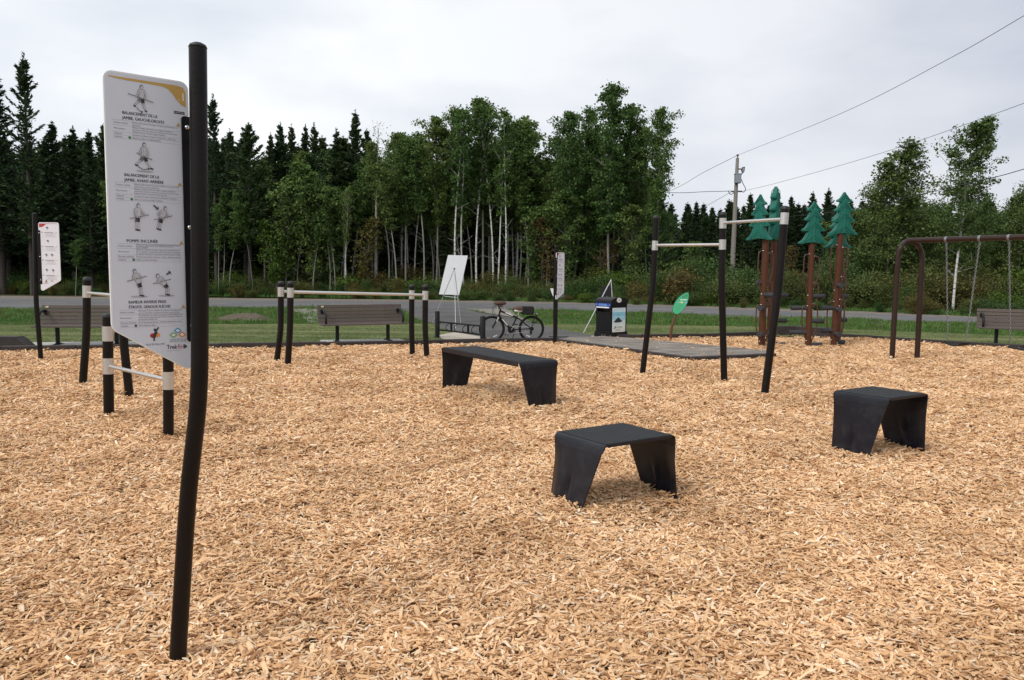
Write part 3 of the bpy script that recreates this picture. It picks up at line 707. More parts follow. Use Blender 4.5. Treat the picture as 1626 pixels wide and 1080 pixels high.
# --- folded steel jump boxes ----------------------------------------------------
def jump_box(cx, cy, th, L, W, h, label, mir=True, splay=.012, lip=.008):
    """bent plate: grit top with rounded shoulders; each end leg tapers on one side and has a pressed crease"""
    t = empty('jump_box', (cx, cy, 0), th, label, 'jump box', 'folded dark steel jump boxes on the wood chips')
    T = .012; R = .035
    def leg(sgn):
        # built at local x = +L/2 (sgn 1); rotated copy for the other end
        mb = MB(); nz = 14; nu = 16; zs = sorted([h - R - (h - R + .10) * i / nz for i in range(nz + 1)] + [h - .0785, h - .0800], reverse=True)
        outer = []; inner = []
        # rounded shoulder rows
        rows = []
        for i in range(5):
            a = PI / 2 * (1 - i / 4); rows.append((L / 2 - R + R * math.cos(a), h - R + R * math.sin(a), 0.0))
        for z in zs[1:]: rows.append((L / 2 + splay * (h - z) / h, z, (h - z) / h))
        def width(f):   # vertical on +y side for sgn=1, tapering from -y side
            return -W / 2 + .30 * W * min(1, f * .9), W / 2
        grid = []
        for (x, z, f) in rows:
            y0, y1 = width(f); row = []
            for j in range(nu + 1):
                s = j / nu; y = y0 + (y1 - y0) * s
                dx = 0
                if f > .02:
                    # curved dished side and a pressed dart rising from the foot
                    edge = max(0, (s - (.86 - .10 * f)) / .2); dx -= .032 * edge * min(1, f * 2.5)
                    c = abs(s - (.42 + .12 * f)); wd = .018 + .10 * max(0, f - .35)
                    if f > .35 and c < wd: dx += -.022 * (1 - c / wd) * (f - .35) / .65 * 1.6
                if z > h - .079: dx += .0035
                row.append((x + dx, y, z))
            grid.append(row)
        def surf(off, flip):
            vs = []
            for i, row in enumerate(grid):
                for j, (x, y, z) in enumerate(row):
                    if i < 5: a = PI / 2 * (1 - i / 4); vs.append((x - off * math.cos(a), y, z - off * math.sin(a)))
                    else: vs.append((x - off, y, z))
            fs = []
            for i in range(len(grid) - 1):
                for j in range(nu):
                    a = i * (nu + 1) + j; q = [a, a + nu + 1, a + nu + 2, a + 1]; fs.append(q[::-1] if flip else q)
            return vs, fs
        o, f1 = surf(0, False); n_, f2 = surf(T, True)
        K = len(grid); off = len(o); vs = o + n_; fs = f1 + [[i + off for i in q] for q in f2]
        for i in range(K - 1):
            for j in (0, nu):
                a = i * (nu + 1) + j; q = [a, a + off, a + off + nu + 1, a + nu + 1]; fs.append(q if j else q[::-1])
        for j in range(nu):
            a = (K - 1) * (nu + 1) + j; fs.append([a, a + off, a + off + 1, a + 1])
        R_ = Matrix.Rotation(0 if sgn > 0 else PI, 4, 'Z')
        if mir: vs = [(x, -y, z) for x, y, z in vs]; fs = [q[::-1] for q in fs]
        mb.add([R_ @ Vector(v) for v in vs], fs, STEELBOX, True); return mb
    for s in (1, -1):
        o = leg(s).build('leg', t)
        bv = o.modifiers.new('edge', 'EDGE_SPLIT'); bv.split_angle = math.radians(40)
    mb = MB(); mb.box((0, 0, h - T / 2), (L - 2 * R, W, T), STEELBOX)
    # short downturned lips along both long edges
    for s in (1, -1): mb.box((0, s * (W / 2 - .003), h - T / 2 - lip / 2 - .001), (L - 2 * R - .004, .0058, lip + T), STEELBOX)
    top = mb.build('top', t)
    mb = MB(); mb.box((0, 0, h + .0015), (L - .05, W - .018, .003), GRIT); mb.build('grit_surface', top)
    for s in (1, -1):
        w = Matrix.Rotation(th, 4, 'Z') @ Vector((s * (L / 2 - .06), s * .06, 0)); MOUNDS.append((cx + w.x, cy + w.y, .30, .022))
    MOUNDS.append((cx, cy, .28, .03))
    return t
jump_box(.777, 5.932, .59, .691, .566, .49, 'nearest dark steel jump box, lowest of three, in the middle foreground', splay=.075)
jump_box(3.502, 7.553, .567, .628, .565, .575, 'square dark steel jump box standing alone on the right', splay=.035)
jump_box(-.216, 10.6, -1.026, 2.104, .552, .60, 'long dark steel bench-like jump box behind the nearest one', mir=False, lip=.045)
# ------------------------------------------------------------------ park benches
CAST = mat('bench_cast_black', (0.009, 0.009, 0.011), 0.5, 0, 0.1, 10, spec=.25)
def park_bench(origin, rz, L, label, side_posts):
    """local: x along the bench, -y is the front"""
    t = empty('park_bench', origin, rz, label, 'park bench', 'slatted park benches round the playground')
    for k in range(5):                       # back slats, lowest first
        z = .50 + k * .082; y = .17 + (z - .50) * .22; mb = MB()
        mb.box((0, 0, 0), (L, .028, .074), SLAT, M=Matrix.Rotation(-.21, 4, 'X').to_4x4(), bev=.005)
        o = mb.build('slat', t, (0, y, z))
    for k in range(4):                       # seat slats
        mb = MB(); mb.box((0, 0, 0), (L, .104, .036), SLAT, bev=.005); mb.build('slat', t, (.0, .10 - k * .115, .447 - .006 * k))
    for sx in side_posts:
        mb = MB(); mb.box((sx, .0, .215), (.075, .06, .40), CAST, bev=.008); mb.box((sx, .0, .033), (.10, .40, .014), CAST, bev=.004)
        mb.tube([(sx, -.17, .038), (sx, -.06, .055), (sx, 0, .11)], [.018, .02, .03], CAST, 8); mb.tube([(sx, .17, .038), (sx, .06, .055), (sx, 0, .11)], [.018, .02, .03], CAST, 8)
        mb.build('pedestal', t)
        mb = MB(); mb.box((sx, -.03, .418), (.05, .40, .022), CAST); mb.tube([(sx, .12, .42), (sx, .19, .48), (sx, .245, .70), (sx, .275, .86)], [.018, .02, .018, .014], CAST, 8); mb.build('seat_bracket', t)
    for sx in (-L / 2 + .10, L / 2 - .10):
        mb = MB(); pts = smooth_path([(sx, .19, .72), (sx, .12, .755), (sx, -.02, .74), (sx, -.16, .66), (sx, -.215, .56), (sx, -.20, .45)], 4)
        mb.tube(pts, .027, CAST, 10); mb.box((sx, .175, .72), (.07, .03, .10), CAST, bev=.006); mb.build('armrest', t)
    return t
p1, p2 = G(535, 544), G(617, 542); rz = math.atan2(p2.y - p1.y, p2.x - p1.x); c = (p1 + p2) / 2; hw = (p2 - p1).length / 2
rz += .09; rx = Vector((math.cos(rz), math.sin(rz), 0))
BL = 2.02
t = park_bench(c - rx * .0, rz, BL, 'grey-brown slatted park bench behind the waist-high parallel bars', (-hw, hw))
mb = MB(); mb.box((-BL / 2 + .12, .17 + .36 * .22 - .028, .50 + 4 * .082), (.06, .008, .03), mat('brass_plate', (.7, .6, .35), .4), M=Matrix.Rotation(-.21, 4, 'X')); mb.build('plaque', t)
p1, p2 = G(97, 549), G(181, 549); rz2 = math.atan2(p2.y - p1.y, p2.x - p1.x) + .03; c = (p1 + p2) / 2
t = park_bench(c, rz2, BL, 'grey-brown slatted park bench on the left, partly behind the big sign', (-hw, hw))
mb = MB(); mb.box((-BL / 2 + .12, .17 + .36 * .22 - .028, .50 + 4 * .082), (.06, .008, .03), MATS['brass_plate'], M=Matrix.Rotation(-.21, 4, 'X')); mb.build('plaque', t)
p1 = G(1581, 549); rz3 = math.radians(-24); c = p1 + Vector((math.cos(rz3), math.sin(rz3), 0)) * hw
park_bench(c, rz3, BL, 'grey-brown slatted park bench cut off by the right edge, behind the swing chains', (-hw, hw))

# ------------------------------------------------------------------ playground border, made of separate plastic timbers
def timbers(parent, pts, h=.11, w=.11, L=1.5, z0=-.06):
    pts = [Vector((p.x, p.y, 0)) for p in pts]
    for a, b in zip(pts, pts[1:]):
        D = (b - a).length; n = max(1, round(D / L)); ang = math.atan2(b.y - a.y, b.x - a.x)
        for k in range(n):
            c = a + (b - a) * ((k + .5) / n); mb = MB(); l = D / n - .008
            mb.box((0, 0, (h + z0) / 2), (l, w, h - z0), EDGE, bev=.012)
            o = mb.build('timber', parent, (c.x, c.y, random.uniform(-.008, .008))); o.rotation_euler = (random.uniform(-.01, .01), random.uniform(-.003, .003), ang + random.uniform(-.006, .006))
def offset(pts, d):
    r = []
    for i, p in enumerate(pts):
        a = pts[max(0, i - 1)]; b = pts[min(len(pts) - 1, i + 1)]; t = (b - a).xy.normalized(); r.append(Vector((p.x - t.y * d, p.y + t.x * d, 0)))
    return r
t = empty('playground_border', bordA[3], 0, 'low dark plastic edging between the wood chips and the lawn on the left', 'edging', 'dark plastic edging of the chip areas')
t.location = (0, 0, 0)
timbers(t, offset(bordA, .06)[1:])
t = empty('playground_border', (0, 0, 0), 0, 'low dark plastic edging curving behind the climbers and the swing', 'edging', 'dark plastic edging of the chip areas')
ob = offset(bordB, .06)
timbers(t, ob[:5]); timbers(t, ob[4:7], h=.25, w=.14, L=1.0); timbers(t, ob[6:])
# timber ends stacked at the left edge of the picture
t = empty('ramp_timber', G(8, 553), 0, 'dark brown sloping end block of edging at the far left edge', 'edging')
a, b2 = G(-60, 551.5), G(42, 553.5); ex = (b2 - a); Lx = ex.length; ang = math.atan2(ex.y, ex.x)
mb = MB(); Mx = Matrix.Translation(a - G(8, 553)) @ Matrix.Rotation(ang, 4, 'Z') @ Matrix.Rotation(PI / 2, 4, 'X')
mb.prism([(0, -.05), (Lx, -.05), (Lx, .03), (Lx - .22, .21), (0, .21)], -.30, -.02, EDGE, Mx); mb.build('end_block', t)
mb = MB(); mb.prism([(0, .2105), (Lx - .24, .2105), (Lx - .26, .235), (0, .235)], -.29, -.03, EDGE, Mx); mb.build('top_board', t)

# wood-grained ramp deck
DECKM = ramp_mat('deck_weathered_grain', [(0.36, (0.10, 0.085, 0.075)), (0.5, (0.21, 0.185, 0.16)), (0.62, (0.36, 0.33, 0.29))], 1.3, bscale=4, bump=0.8, bdist=0.02, stretch=(1.2, 9, 1), detail=8)
t = empty('access_ramp', G(1050, 560), 0, 'flat grey wood-grained access deck with dark edging, between the path and the pull-up bars', 'ramp')
og = G(1050, 560); Z = .075
f0, f1, f2 = [p.copy() for p in plat_front]; b0, b1, b2 = [p.copy() for p in plat_back]
poly = ccw([(p.x - og.x, p.y - og.y) for p in (f0, f1, f2, b0, b1, b2, G(905, 540))])
mb = MB(); mb.prism(poly, -.10, Z, DECKM); mb.build('deck', t)
for pa, pb in ((f0, f1), (f1, f2)):
    D = (pb - pa).length; n = max(2, round(D / 1.3)); ang = math.atan2(pb.y - pa.y, pb.x - pa.x); nn = Vector((math.sin(ang), -math.cos(ang), 0)) * .05
    for k in range(n):
        c = pa + (pb - pa) * ((k + .5) / n) + nn - og; mb = MB(); mb.box((0, 0, 0), (D / n - .006, .09, .19), EDGE, bev=.012); o = mb.build('edge_timber', t, (c.x, c.y, -.008 + random.uniform(-.006, .006))); o.rotation_euler.z = ang

# ------------------------------------------------------------------ bicycle rack
t = empty('bike_rack', G(730, 545), 0, 'low black bicycle rack with two posts and loop holders beside the bicycle', 'bike rack')
o_ = t.location.copy(); A = G(694.5, 536) - o_; B = G(766.5, 545) - o_
for p, top_px, w in ((A, (694.5, 494), 7.6), (B, (766.5, 502), 8.6)):
    Yp = (p + o_).y; r = w / 2 * Yp / FPX; z = P(*top_px, Yp).z; mb = MB()
    mb.tube([p - Vector((0, 0, .05)), p + Vector((0, 0, z - .02)), p + Vector((0, 0, z))], [r, r, r * .8], CAST, 16); mb.build('post', t)
    mb = MB(); mb.tube([p + Vector((0, 0, .005)), p + Vector((0, 0, .02))], r * 1.6, CAST, 16); mb.build('base_plate', t)
up = Vector((0, 0, 1)); bars_ = []
for z in (.40, .20):
    mb = MB(); mb.tube([A + up * z, B + up * z], .022, CAST, 10); mb.build('rail', t)
dr = (B - A).normalized(); nr = Vector((dr.y, -dr.x, 0))
for k in range(5):
    c = A + (B - A) * ((k + .75) / 5.4); mb = MB()
    if k in (1, 3): mb.box((c + up * .30)[:], (.05, .03, .2), CAST); 
    pts = [c + up * .40] + [c + up * (.30 + .1 * math.cos(a)) + nr * (.20 * math.sin(a)) + dr * .05 * math.sin(a) for a in [PI * i / 8 for i in range(1, 8)]] + [c + up * .20]
    mb.tube(pts, .010, CAST, 8); mb.build('wheel_holder', t)

# ------------------------------------------------------------------ bicycle
FRB = mat('bike_paint_black', (0.008, 0.008, 0.009), 0.3, 0, 0.1, spec=.3)
SPK = mat('spoke_grey', (0.16, 0.16, 0.16), .4, .5)
CHR = mat('bike_metal', (0.6, 0.6, 0.6), 0.3, 0.9); BRC = mat('cushion_brown', (0.085, 0.05, 0.038), 0.85, 0, .15, 20, .4, 80)
ra, rb_ = G(843.5, 542.6), G(781, 542.9)
bd = (ra - rb_); ang = math.atan2(bd.y, bd.x); R_ = .312; WB = .95
t = empty('bicycle', (rb_ + ra) / 2 * 1.0, ang, 'black and white mountain bicycle with brown padded saddle, parked on the path facing left', 'bicycle')
def X(x, z, y=0): return Vector((x, y, z))
fw, rw = X(-WB / 2, R_), X(WB / 2, R_)
def torus(mb, c, R0, r, m, n=36, k=8):
    pts = [c + Vector((R0 * math.cos(2 * PI * i / n), 0, R0 * math.sin(2 * PI * i / n))) for i in range(n)]
    vs = []; fs = []
    for i in range(n):
        rad = (pts[i] - c).normalized()
        for j in range(k): a = 2 * PI * j / k; vs.append(pts[i] + rad * r * math.cos(a) + Vector((0, r * math.sin(a), 0)))
    for i in range(n):
        for j in range(k): fs.append([i * k + j, i * k + (j + 1) % k, ((i + 1) % n) * k + (j + 1) % k, ((i + 1) % n) * k + j])
    mb.add(vs, fs, m, True)
for c, nm in ((fw, 'front'), (rw, 'rear')):
    mb = MB(); mb.tube([c - X(0, 0, .03) * 1 if 0 else c + Vector((0, -.04, 0)), c + Vector((0, .04, 0))], .022, CHR, 10); w = mb.build('wheel', t)
    mb = MB(); torus(mb, c, R_ - .026, .027, RUBBER); mb.build('tyre', w)
    mb = MB(); torus(mb, c, R_ - .052, .010, CHR if nm == 'x' else FRB); mb.build('rim', w)
    mb = MB()
    for i in range(24):
        a = 2 * PI * i / 24; s = 1 if i % 2 else -1
        mb.tube([c + Vector((.02 * math.cos(a + .5 * s), .025 * s, .02 * math.sin(a + .5 * s))), c + Vector(((R_ - .055) * math.cos(a), 0, (R_ - .055) * math.sin(a)))], .0016, SPK, 4, False)
    mb.build('spokes', w)
    mb = MB(); a = -2.0 if nm == 'rear' else -1.15; q = c + Vector((.19 * math.cos(a), -.012, .19 * math.sin(a))); mb.box(q, (.10, .008, .022), WHT, M=Matrix.Rotation(-(a + PI / 2), 4, 'Y')); mb.build('reflector', w)
bb = X(-.02, .29); st = X(.14, .63); hd1 = X(-.27, .76); hd0 = X(-.31, .62)
mb = MB()
for a, b, r in ((hd0, bb, .027), (hd1 + X(.01, -.03), st + X(.0, -.06), .023), (bb, st, .019), (hd0 + X(0, -.01), hd1 + X(0, .02), .022)): mb.tube([a, b], r, FRB, 10)
for y in (-.05, .05):
    mb.tube([bb + X(0, 0, 0), rw + Vector((0, y, 0))], .013, FRB, 8); mb.tube([st + X(0, -.06), rw + Vector((0, y, 0))], .013, FRB, 8)
for a, b in ((hd0, bb), (hd1 + X(.01, -.03), st + X(0, -.06))): mb.tube([a + (b - a) * .25 + Vector((0, -.020, .006)), a + (b - a) * .7 + Vector((0, -.020, .006))], .012, WHT, 8)
mb.build('frame', t)
mb = MB(); mb.tube([st + X(0, -.05), st + X(.03, .09)], .014, CHR, 8); mb.build('seat_post', t)
mb = MB(); mb.box((st + X(.06, .115))[:], (.29, .16, .045), WHT, bev=.015); sd = mb.build('saddle', t)
mb = MB(); mb.sphere(st + X(.05, .155), .165, BRC, 14, 8, (1.05, .62, .42)); mb.build('saddle_cover', sd)
mb = MB()
for y in (-.055, .055): mb.tube([hd0 + X(0, -.01, y), fw + X(0, 0, y)], [.018, .013], FRB, 8); mb.tube([hd0 + X(-.01, -.03, y), hd0 + X(-.06, -.14, y)], .020, CHR, 8)
mb.box((hd0 + X(-.005, .0))[:], (.04, .15, .035), FRB); mb.build('fork', t)
mb = MB(); mb.tube([hd1, hd1 + X(-.05, .09)], .016, FRB, 8); h = hd1 + X(-.06, .10)
mb.tube([h + Vector((.05, -.29, .0)), h + Vector((0, -.12, 0)), h, h + Vector((0, .12, 0)), h + Vector((.05, .29, .0))], .012, FRB, 8)
for s in (-1, 1): mb.tube([h + Vector((.03, s * .19, 0)), h + Vector((.055, s * .30, 0))], .018, RUBBER, 8)
hb = mb.build('handlebar', t)
mb = MB(); mb.tube(smooth_path([h + Vector((-.02, -.15, 0)), h + Vector((-.14, -.10, -.06)), h + Vector((-.10, -.05, -.25)), hd0 + X(0, 0, -.03)], 4), .004, RUBBER, 5); mb.tube(smooth_path([h + Vector((-.02, .15, 0)), h + Vector((-.12, .10, -.04)), h + Vector((-.06, .05, -.2)), hd0 + X(.02, 0, .03)], 4), .004, RUBBER, 5); mb.build('cable', hb)
mb = MB(); mb.sphere(h + Vector((.06, .12, .055)), .15, BRC, 14, 8, (1.05, .6, .38)); mb.tube([h + Vector((.17, .12, .03)), h + Vector((.18, .12, -.18))], .012, mat('post_beige', (.5, .45, .36), .5), 8); mb.tube([h + Vector((-.0, .12, .03)), h + Vector((.0, .1, -.14))], .012, MATS['post_beige'], 8); mb.box((h + Vector((.25, .12, -.19)))[:], (.12, .1, .02), WHT); mb.build('handlebar_cushion', hb)
mb = MB(); mb.tube([bb + Vector((0, -.055, 0)), bb + Vector((0, -.048, 0))], .085, FRB, 20); ck = mb.build('crankset', t)
mb = MB()
for s, dx, dz in ((-1, .09, .13), (1, -.09, -.13)): mb.tube([bb + Vector((0, s * .06, 0)), bb + Vector((dx, s * .075, dz))], .009, CHR, 6)
mb.build('crank_arm', ck)
for s, dx, dz in ((-1, .09, .13), (1, -.09, -.13)): mb = MB(); mb.box((bb + Vector((dx, s * .12, dz)))[:], (.09, .07, .02), FRB); mb.build('pedal', ck)
mb = MB(); mb.tube([rw + Vector((0, -.05, 0)), rw + Vector((0, -.038, 0))], .05, FRB, 14); mb.tube([bb + Vector((0, -.052, .08)), rw + Vector((0, -.045, .045))], .005, CHR, 5); mb.tube([bb + Vector((0, -.052, -.08)), rw + Vector((0, -.045, -.075))], .005, CHR, 5); mb.box((rw + Vector((-.02, -.055, -.09)))[:], (.05, .02, .09), FRB); mb.build('derailleur', t)
mb = MB(); mb.box((rw + X(-.02, R_ + .045))[:], (.34, .11, .012), CHR); mb.tube([rw + X(.10, R_ + .04, -.05), rw + X(.0, .0, -.06)], .006, FRB, 6); mb.tube([rw + X(.10, R_ + .04, .05), rw + X(.0, .0, .06)], .006, FRB, 6); mb.build('rear_rack', t)
mb = MB(); mb.box((rw + X(-.10, R_ + .125))[:], (.30, .18, .20), mat('bag_black', (.012, .012, .012), .9, 0, .2, 20, .4, 60), bev=.025); bg_ = mb.build('rear_bag', t)
mb = MB(); mb.tube(smooth_path([rw + X(.08, R_ + .06, -.07), rw + X(.13, R_ - .06, -.09), rw + X(.08, R_ - .16, -.09), rw + X(-.02, R_ - .15, -.09)], 4), .010, RUBBER, 6); mb.build('strap', bg_)
mb = MB(); mb.tube([X(.10, .27, .06), X(.03, .02, .18)], .009, FRB, 6); mb.build('kickstand', t)

# ------------------------------------------------------------------ white display board on an easel (seen from behind)
def quad_board(mb, c4, th, m):
    n = (c4[1] - c4[0]).cross(c4[3] - c4[0]).normalized() * th
    vs = [p + n / 2 for p in c4] + [p - n / 2 for p in c4]
    mb.add(vs, [[0, 1, 2, 3], [7, 6, 5, 4], [0, 4, 5, 1], [1, 5, 6, 2], [2, 6, 7, 3], [3, 7, 4, 0]], m)
f1_, f2_ = G(687, 512.5), G(732, 514); rear = G(723.5, 521)
Yb = (f1_.y + f2_.y) / 2
t = empty('easel', rear, 0, 'tall silver tripod easel standing on the path, behind the left bike rack post', 'easel', 'silver tripod easels'); o_ = rear
apex = P(721.5, 427, Yb - .35)
mb = MB(); mb.tube([f1_ - o_, apex - o_], .012, SILV, 8); mb.build('leg', t)
mb = MB(); mb.tube([f2_ - o_, apex - o_], .014, SILV, 8); mb.build('leg', t)
mb = MB(); mb.tube([rear - o_, apex - o_], .009, SILV, 8); mb.build('leg', t)
y0 = P(0, 470, Yb - .1).y
mb = MB(); mb.tube([P(702, 470, Yb - .08) - o_, P(727, 473, Yb - .08) - o_], .011, SILV, 8); mb.box(P(703, 470, Yb - .08) - o_, (.05, .08, .03), CAPM); mb.box(P(727, 472, Yb - .08) - o_, (.05, .08, .03), CAPM); mb.build('ledge', t)
mb = MB(); mb.sphere(apex - o_, .03, CAPM, 8, 6); mb.build('joint', t)
c4 = [P(697, 467.5, Yb + .10), P(729, 468.6, Yb + .16), P(742.8, 406, Yb + .42), P(711.5, 405, Yb + .36)]
oo = c4[0].copy(); mb = MB(); quad_board(mb, [p - oo for p in c4], .012, WHITEP); o = mb.build('display_board', None, oo); tag(o, 'blank white board leaning askew on the silver easel by the path', 'board')

# second easel with a black board, behind the litter bin
f1_, top_ = G(926.5, 529), None; Yb = f1_.y
t = empty('easel', f1_, 0, 'silver tripod easel mostly hidden behind the black litter bin', 'easel', 'silver tripod easels'); o_ = f1_
ap = P(970.3, 444.5, Yb + .1)
for q in (f1_, G(973, 529) + Vector((0.05, 0, 0)), G(952, 519)):
    mb = MB(); mb.tube([q - o_, ap - o_], .014, SILV, 8); mb.build('leg', t)
c4 = [P(952, 470, Yb + .25), P(972, 470, Yb + .25), P(975, 453, Yb + .38), P(957, 453.5, Yb + .38)]
oo = c4[0].copy(); mb = MB(); quad_board(mb, [p - oo for p in c4], .012, BRACK); o = mb.build('display_board', None, oo); tag(o, 'small black board on the easel behind the litter bin', 'board')

# thin black stand behind the narrow sign
b = G(884, 538.5); Yb = b.y
t = empty('display_stand', b, 0, 'thin black pole stand with flat feet and small white cards behind the narrow sign', 'stand')
mb = MB(); z = P(884, 462, Yb).z; mb.tube([(0, 0, 0.02), (0, 0, z)], .016, BRACK, 8); mb.build('pole', t)
for a, b_ in (((872, 536), (884, 537.5)), ((872.5, 540), (884, 538)), ((884, 537), (902, 537)), ((902, 537), (905, 539.5))):
    mb = MB(); mb.tube([G(*a) - b + Vector((0, 0, .03)), G(*b_) - b + Vector((0, 0, .03))], .012, BRACK, 6); mb.build('foot', t)
c4 = [P(881, 475, Yb), P(877.8, 470, Yb), P(873.5, 458, Yb), P(878.5, 458, Yb)]
mb = MB(); quad_board(mb, [p - b for p in c4], .004, WHT); mb.build('card', t)
c4 = [P(888, 473.5, Yb + .02), P(896, 471.5, Yb + .02), P(896, 464, Yb + .02), P(888, 464, Yb + .02)]
mb = MB(); quad_board(mb, [p - b for p in c4], .004, mat('card_grey', (.10, .11, .12), .5)); mb.build('card', t)

# ------------------------------------------------------------------ litter bin
pA, pB, pC = G(943.5, 535), G(969.5, 539), G(995.5, 534.5)
# square plan from its two visible faces
w1 = (pB - pA); w2 = (pC - pB); a1 = math.atan2(w1.y, w1.x)
a1 = math.radians(-52); SX, SY = .56, .58
t = empty('litter_bin', pB, a1, 'black recycling bin with rounded lid, blue strip and poster of a seedling in soil', 'litter bin'); 
# local: x from A to B is -x side face (front, towards -y); B at origin; second face runs along +y
BIN = mat('bin_black', (0.007, 0.007, 0.008), 0.42, 0, .1, 10, .15, 40, .22)
Hb = P(970, 477, pB.y).z
mb = MB(); mb.box((-SX / 2, SY / 2, .075), (SX + .04, SY + .04, .13), BIN, bev=.012); mb.box((-SX / 2, SY / 2, .165), (SX + .01, SY + .01, .05), BIN, bev=.01); mb.build('base', t)
mb = MB()
mb.box((-SX / 2, SY / 2, (Hb - .1 + .19) / 2 - .1), (SX - .02, SY - .02, Hb - .1 - .19 - .2), BIN, bev=.012)   # body below the slot
mb.box((-SX / 2, SY / 2 + .06, Hb - .26), (SX - .02, SY - .14, .20), BIN)                                       # behind the slot
for x in (-.035, -SX + .035): mb.box((x, .055, Hb - .26), (.05, .09, .20), BIN)
mb.box((-SX / 2, SY / 2, Hb - .125), (SX, SY, .07), BIN, bev=.006)
mb.build('body', t)
# lid: barrel arched across x->? the arch is seen on the poster face (along y)
n = 12; pr_ = [(0, 0)] + [(SY / 2 - (SY / 2 + .015) * math.cos(PI * i / n), .02 + .14 * math.sin(PI * i / n) ** .75) for i in range(n + 1)] + [(SY, 0)]
Ml = Matrix.Translation(Vector((.015, 0, Hb - .09))) @ Matrix(((0, 0, -1, 0), (1, 0, 0, 0), (0, 1, 0, 0), (0, 0, 0, 1)))
mb = MB(); mb.prism([(p[0], p[1]) for p in pr_][::-1], 0, SX + .03, BIN, Ml); mb.build('lid', t)
def face(origin, ex):   # print matrix on a vertical face
    ex = Vector(ex).normalized(); ey = Vector((0, 0, 1)); ez = ex.cross(ey)
    return Matrix(((ex.x, ey.x, ez.x, origin[0]), (ex.y, ey.y, ez.y, origin[1]), (ex.z, ey.z, ez.z, origin[2]), (0, 0, 0, 1)))
pr = Print(face((-SX + .01, -.008, Hb - .07), (1, 0, 0)), .002); pr.poly([(0, 0), (SX - .02, 0), (SX - .02, .095), (0, .095)], mat('print_deep_blue', (.02, .04, .28), .4))
for u in (.045, SX - .065):
    for k in range(3):
        a = 2 * PI * k / 3; pr.line((u + .02 * math.cos(a), .048 + .02 * math.sin(a)), (u + .02 * math.cos(a + 1.5), .048 + .02 * math.sin(a + 1.5)), .008, mat('print_sky', (.25, .5, .8), .4), 1)
pr.line((.12, .035), (SX - .15, .035), .010, MATS['print_sky'], 1); pr.line((.10, .062), (SX - .13, .062), .012, MATS['print_sky'], 1); pr.build('blue_label', t)
mb = MB(); mb.box((-SX / 2, -.012, Hb - .185), (SX - .12, .03, .03), WHT); mb.build('flap_strip', t)
FP = face((.001 + .0, .05, Hb - .20), (0, 1, 0)); PW, PH = .45, .60
pr = Print(FP, .004); SKYB = [(0.60, 0.78, 0.84), (0.25, 0.58, 0.74), (0.36, 0.66, 0.78), (0.62, 0.80, 0.82), (0.78, 0.82, 0.78), (0.80, 0.80, 0.74)]
pr.poly([(-.008, -.008), (PW + .008, -.008), (PW + .008, PH + .008), (-.008, PH + .008)], WHT, 0)
for i, c_ in enumerate(SKYB): pr.poly([(0, PH * i / 6), (PW, PH * i / 6), (PW, PH * (i + 1) / 6), (0, PH * (i + 1) / 6)], mat('poster_tone_%d' % i, c_, .5, 0, .08, 12), 1)
pr.poly([(.04, .345), (.10, .30), (.15, .255), (.20, .235), (.25, .25), (.30, .30), (.36, .325), (.33, .345), (.22, .36), (.10, .36)], mat('poster_soil', (.03, .02, .018), .6), 2)
pr.line((.195, .24), (.20, .18), .008, LGREEN, 3); pr.poly([(.20, .185), (.16, .165), (.15, .15), (.18, .155)], LGREEN, 3); pr.poly([(.20, .185), (.23, .18), (.26, .155), (.22, .16)], LGREEN, 3)
pr.poly([(.05, .50), (.09, .47), (.11, .42), (.12, .49), (.08, .52)], GREEND, 3); pr.line((.14, .47), (.34, .465), .014, LGREEN, 3); pr.line((.14, .495), (.35, .495), .016, INKL, 3); pr.line((.10, .55), (.30, .55), .014, INKG, 3)
pr.build('poster', t)
pr = Print(face((.016, .05, Hb - .02), (0, 1, 0)), .002); pr.ell((.21, -.02), .085, .06, WHT, 0, 24); pr.line((.19, -.04), (.22, .01), .010, INKL, 1); pr.ell((.215, -.03), .02, .02, ORNG, 1); pr.build('oval_badge', t)
mb = MB(); q = ccw([tuple((G(x, y) - pB).xy) for x, y in ((938, 535.5), (960, 540), (985, 539), (999, 535), (965, 532))]); mb.prism(q, -.02, .03, CONC, Matrix.Rotation(-a1, 4, 'Z')); mb.build('foot_slab', t)

# ------------------------------------------------------------------ leaf-shaped sign
b = G(1065, 541.5); Yb = b.y; t = empty('leaf_sign', b, 0, 'small green leaf-shaped sign on a curved brown post at the edge of the chips', 'sign')
pts = smooth_path([P(1064.5, 545, Yb) - b, P(1065, 535, Yb) - b, P(1067.5, 516, Yb) - b, P(1074, 499, Yb) - b], 5)
mb = MB(); mb.tube(pts, [.032] * (len(pts) - 4) + [.026] * 4, HANDLE if 0 else mat('leaf_post', (.12, .04, .022), .5), 12); mb.build('post', t)
cA = P(1070.5, 498.5, Yb - .04) - b; cB = P(1093, 464, Yb + .05) - b; ax = (cB - cA); L_ = ax.length; ax.normalize(); nn_ = Vector((.12, -1, .35)); nn_ = (nn_ - ax * nn_.dot(ax)).normalized(); sd_ = ax.cross(nn_)
Ml = Matrix(((ax.x, sd_.x, nn_.x, cA.x), (ax.y, sd_.y, nn_.y, cA.y), (ax.z, sd_.z, nn_.z, cA.z), (0, 0, 0, 1)))
prof = [(0, 0), (.02, .10), (.10, .165), (.25, .215), (.42, .235), (.6, .22), (.78, .165), (.92, .085), (1.0, .0)]
poly = [(u * L_, w * L_ * .9) for u, w in prof] + [(u * L_, -w * L_ * .95) for u, w in prof[::-1][1:-1]]
LEAFG = mat('leaf_sign_green', (.06, .42, .20), .4, 0, .06, 3)
mb = MB(); mb.prism(poly[::-1], -.012, .012, mat('leaf_edge', (.03, .12, .06), .5), Ml); pl = mb.build('leaf_panel', t)
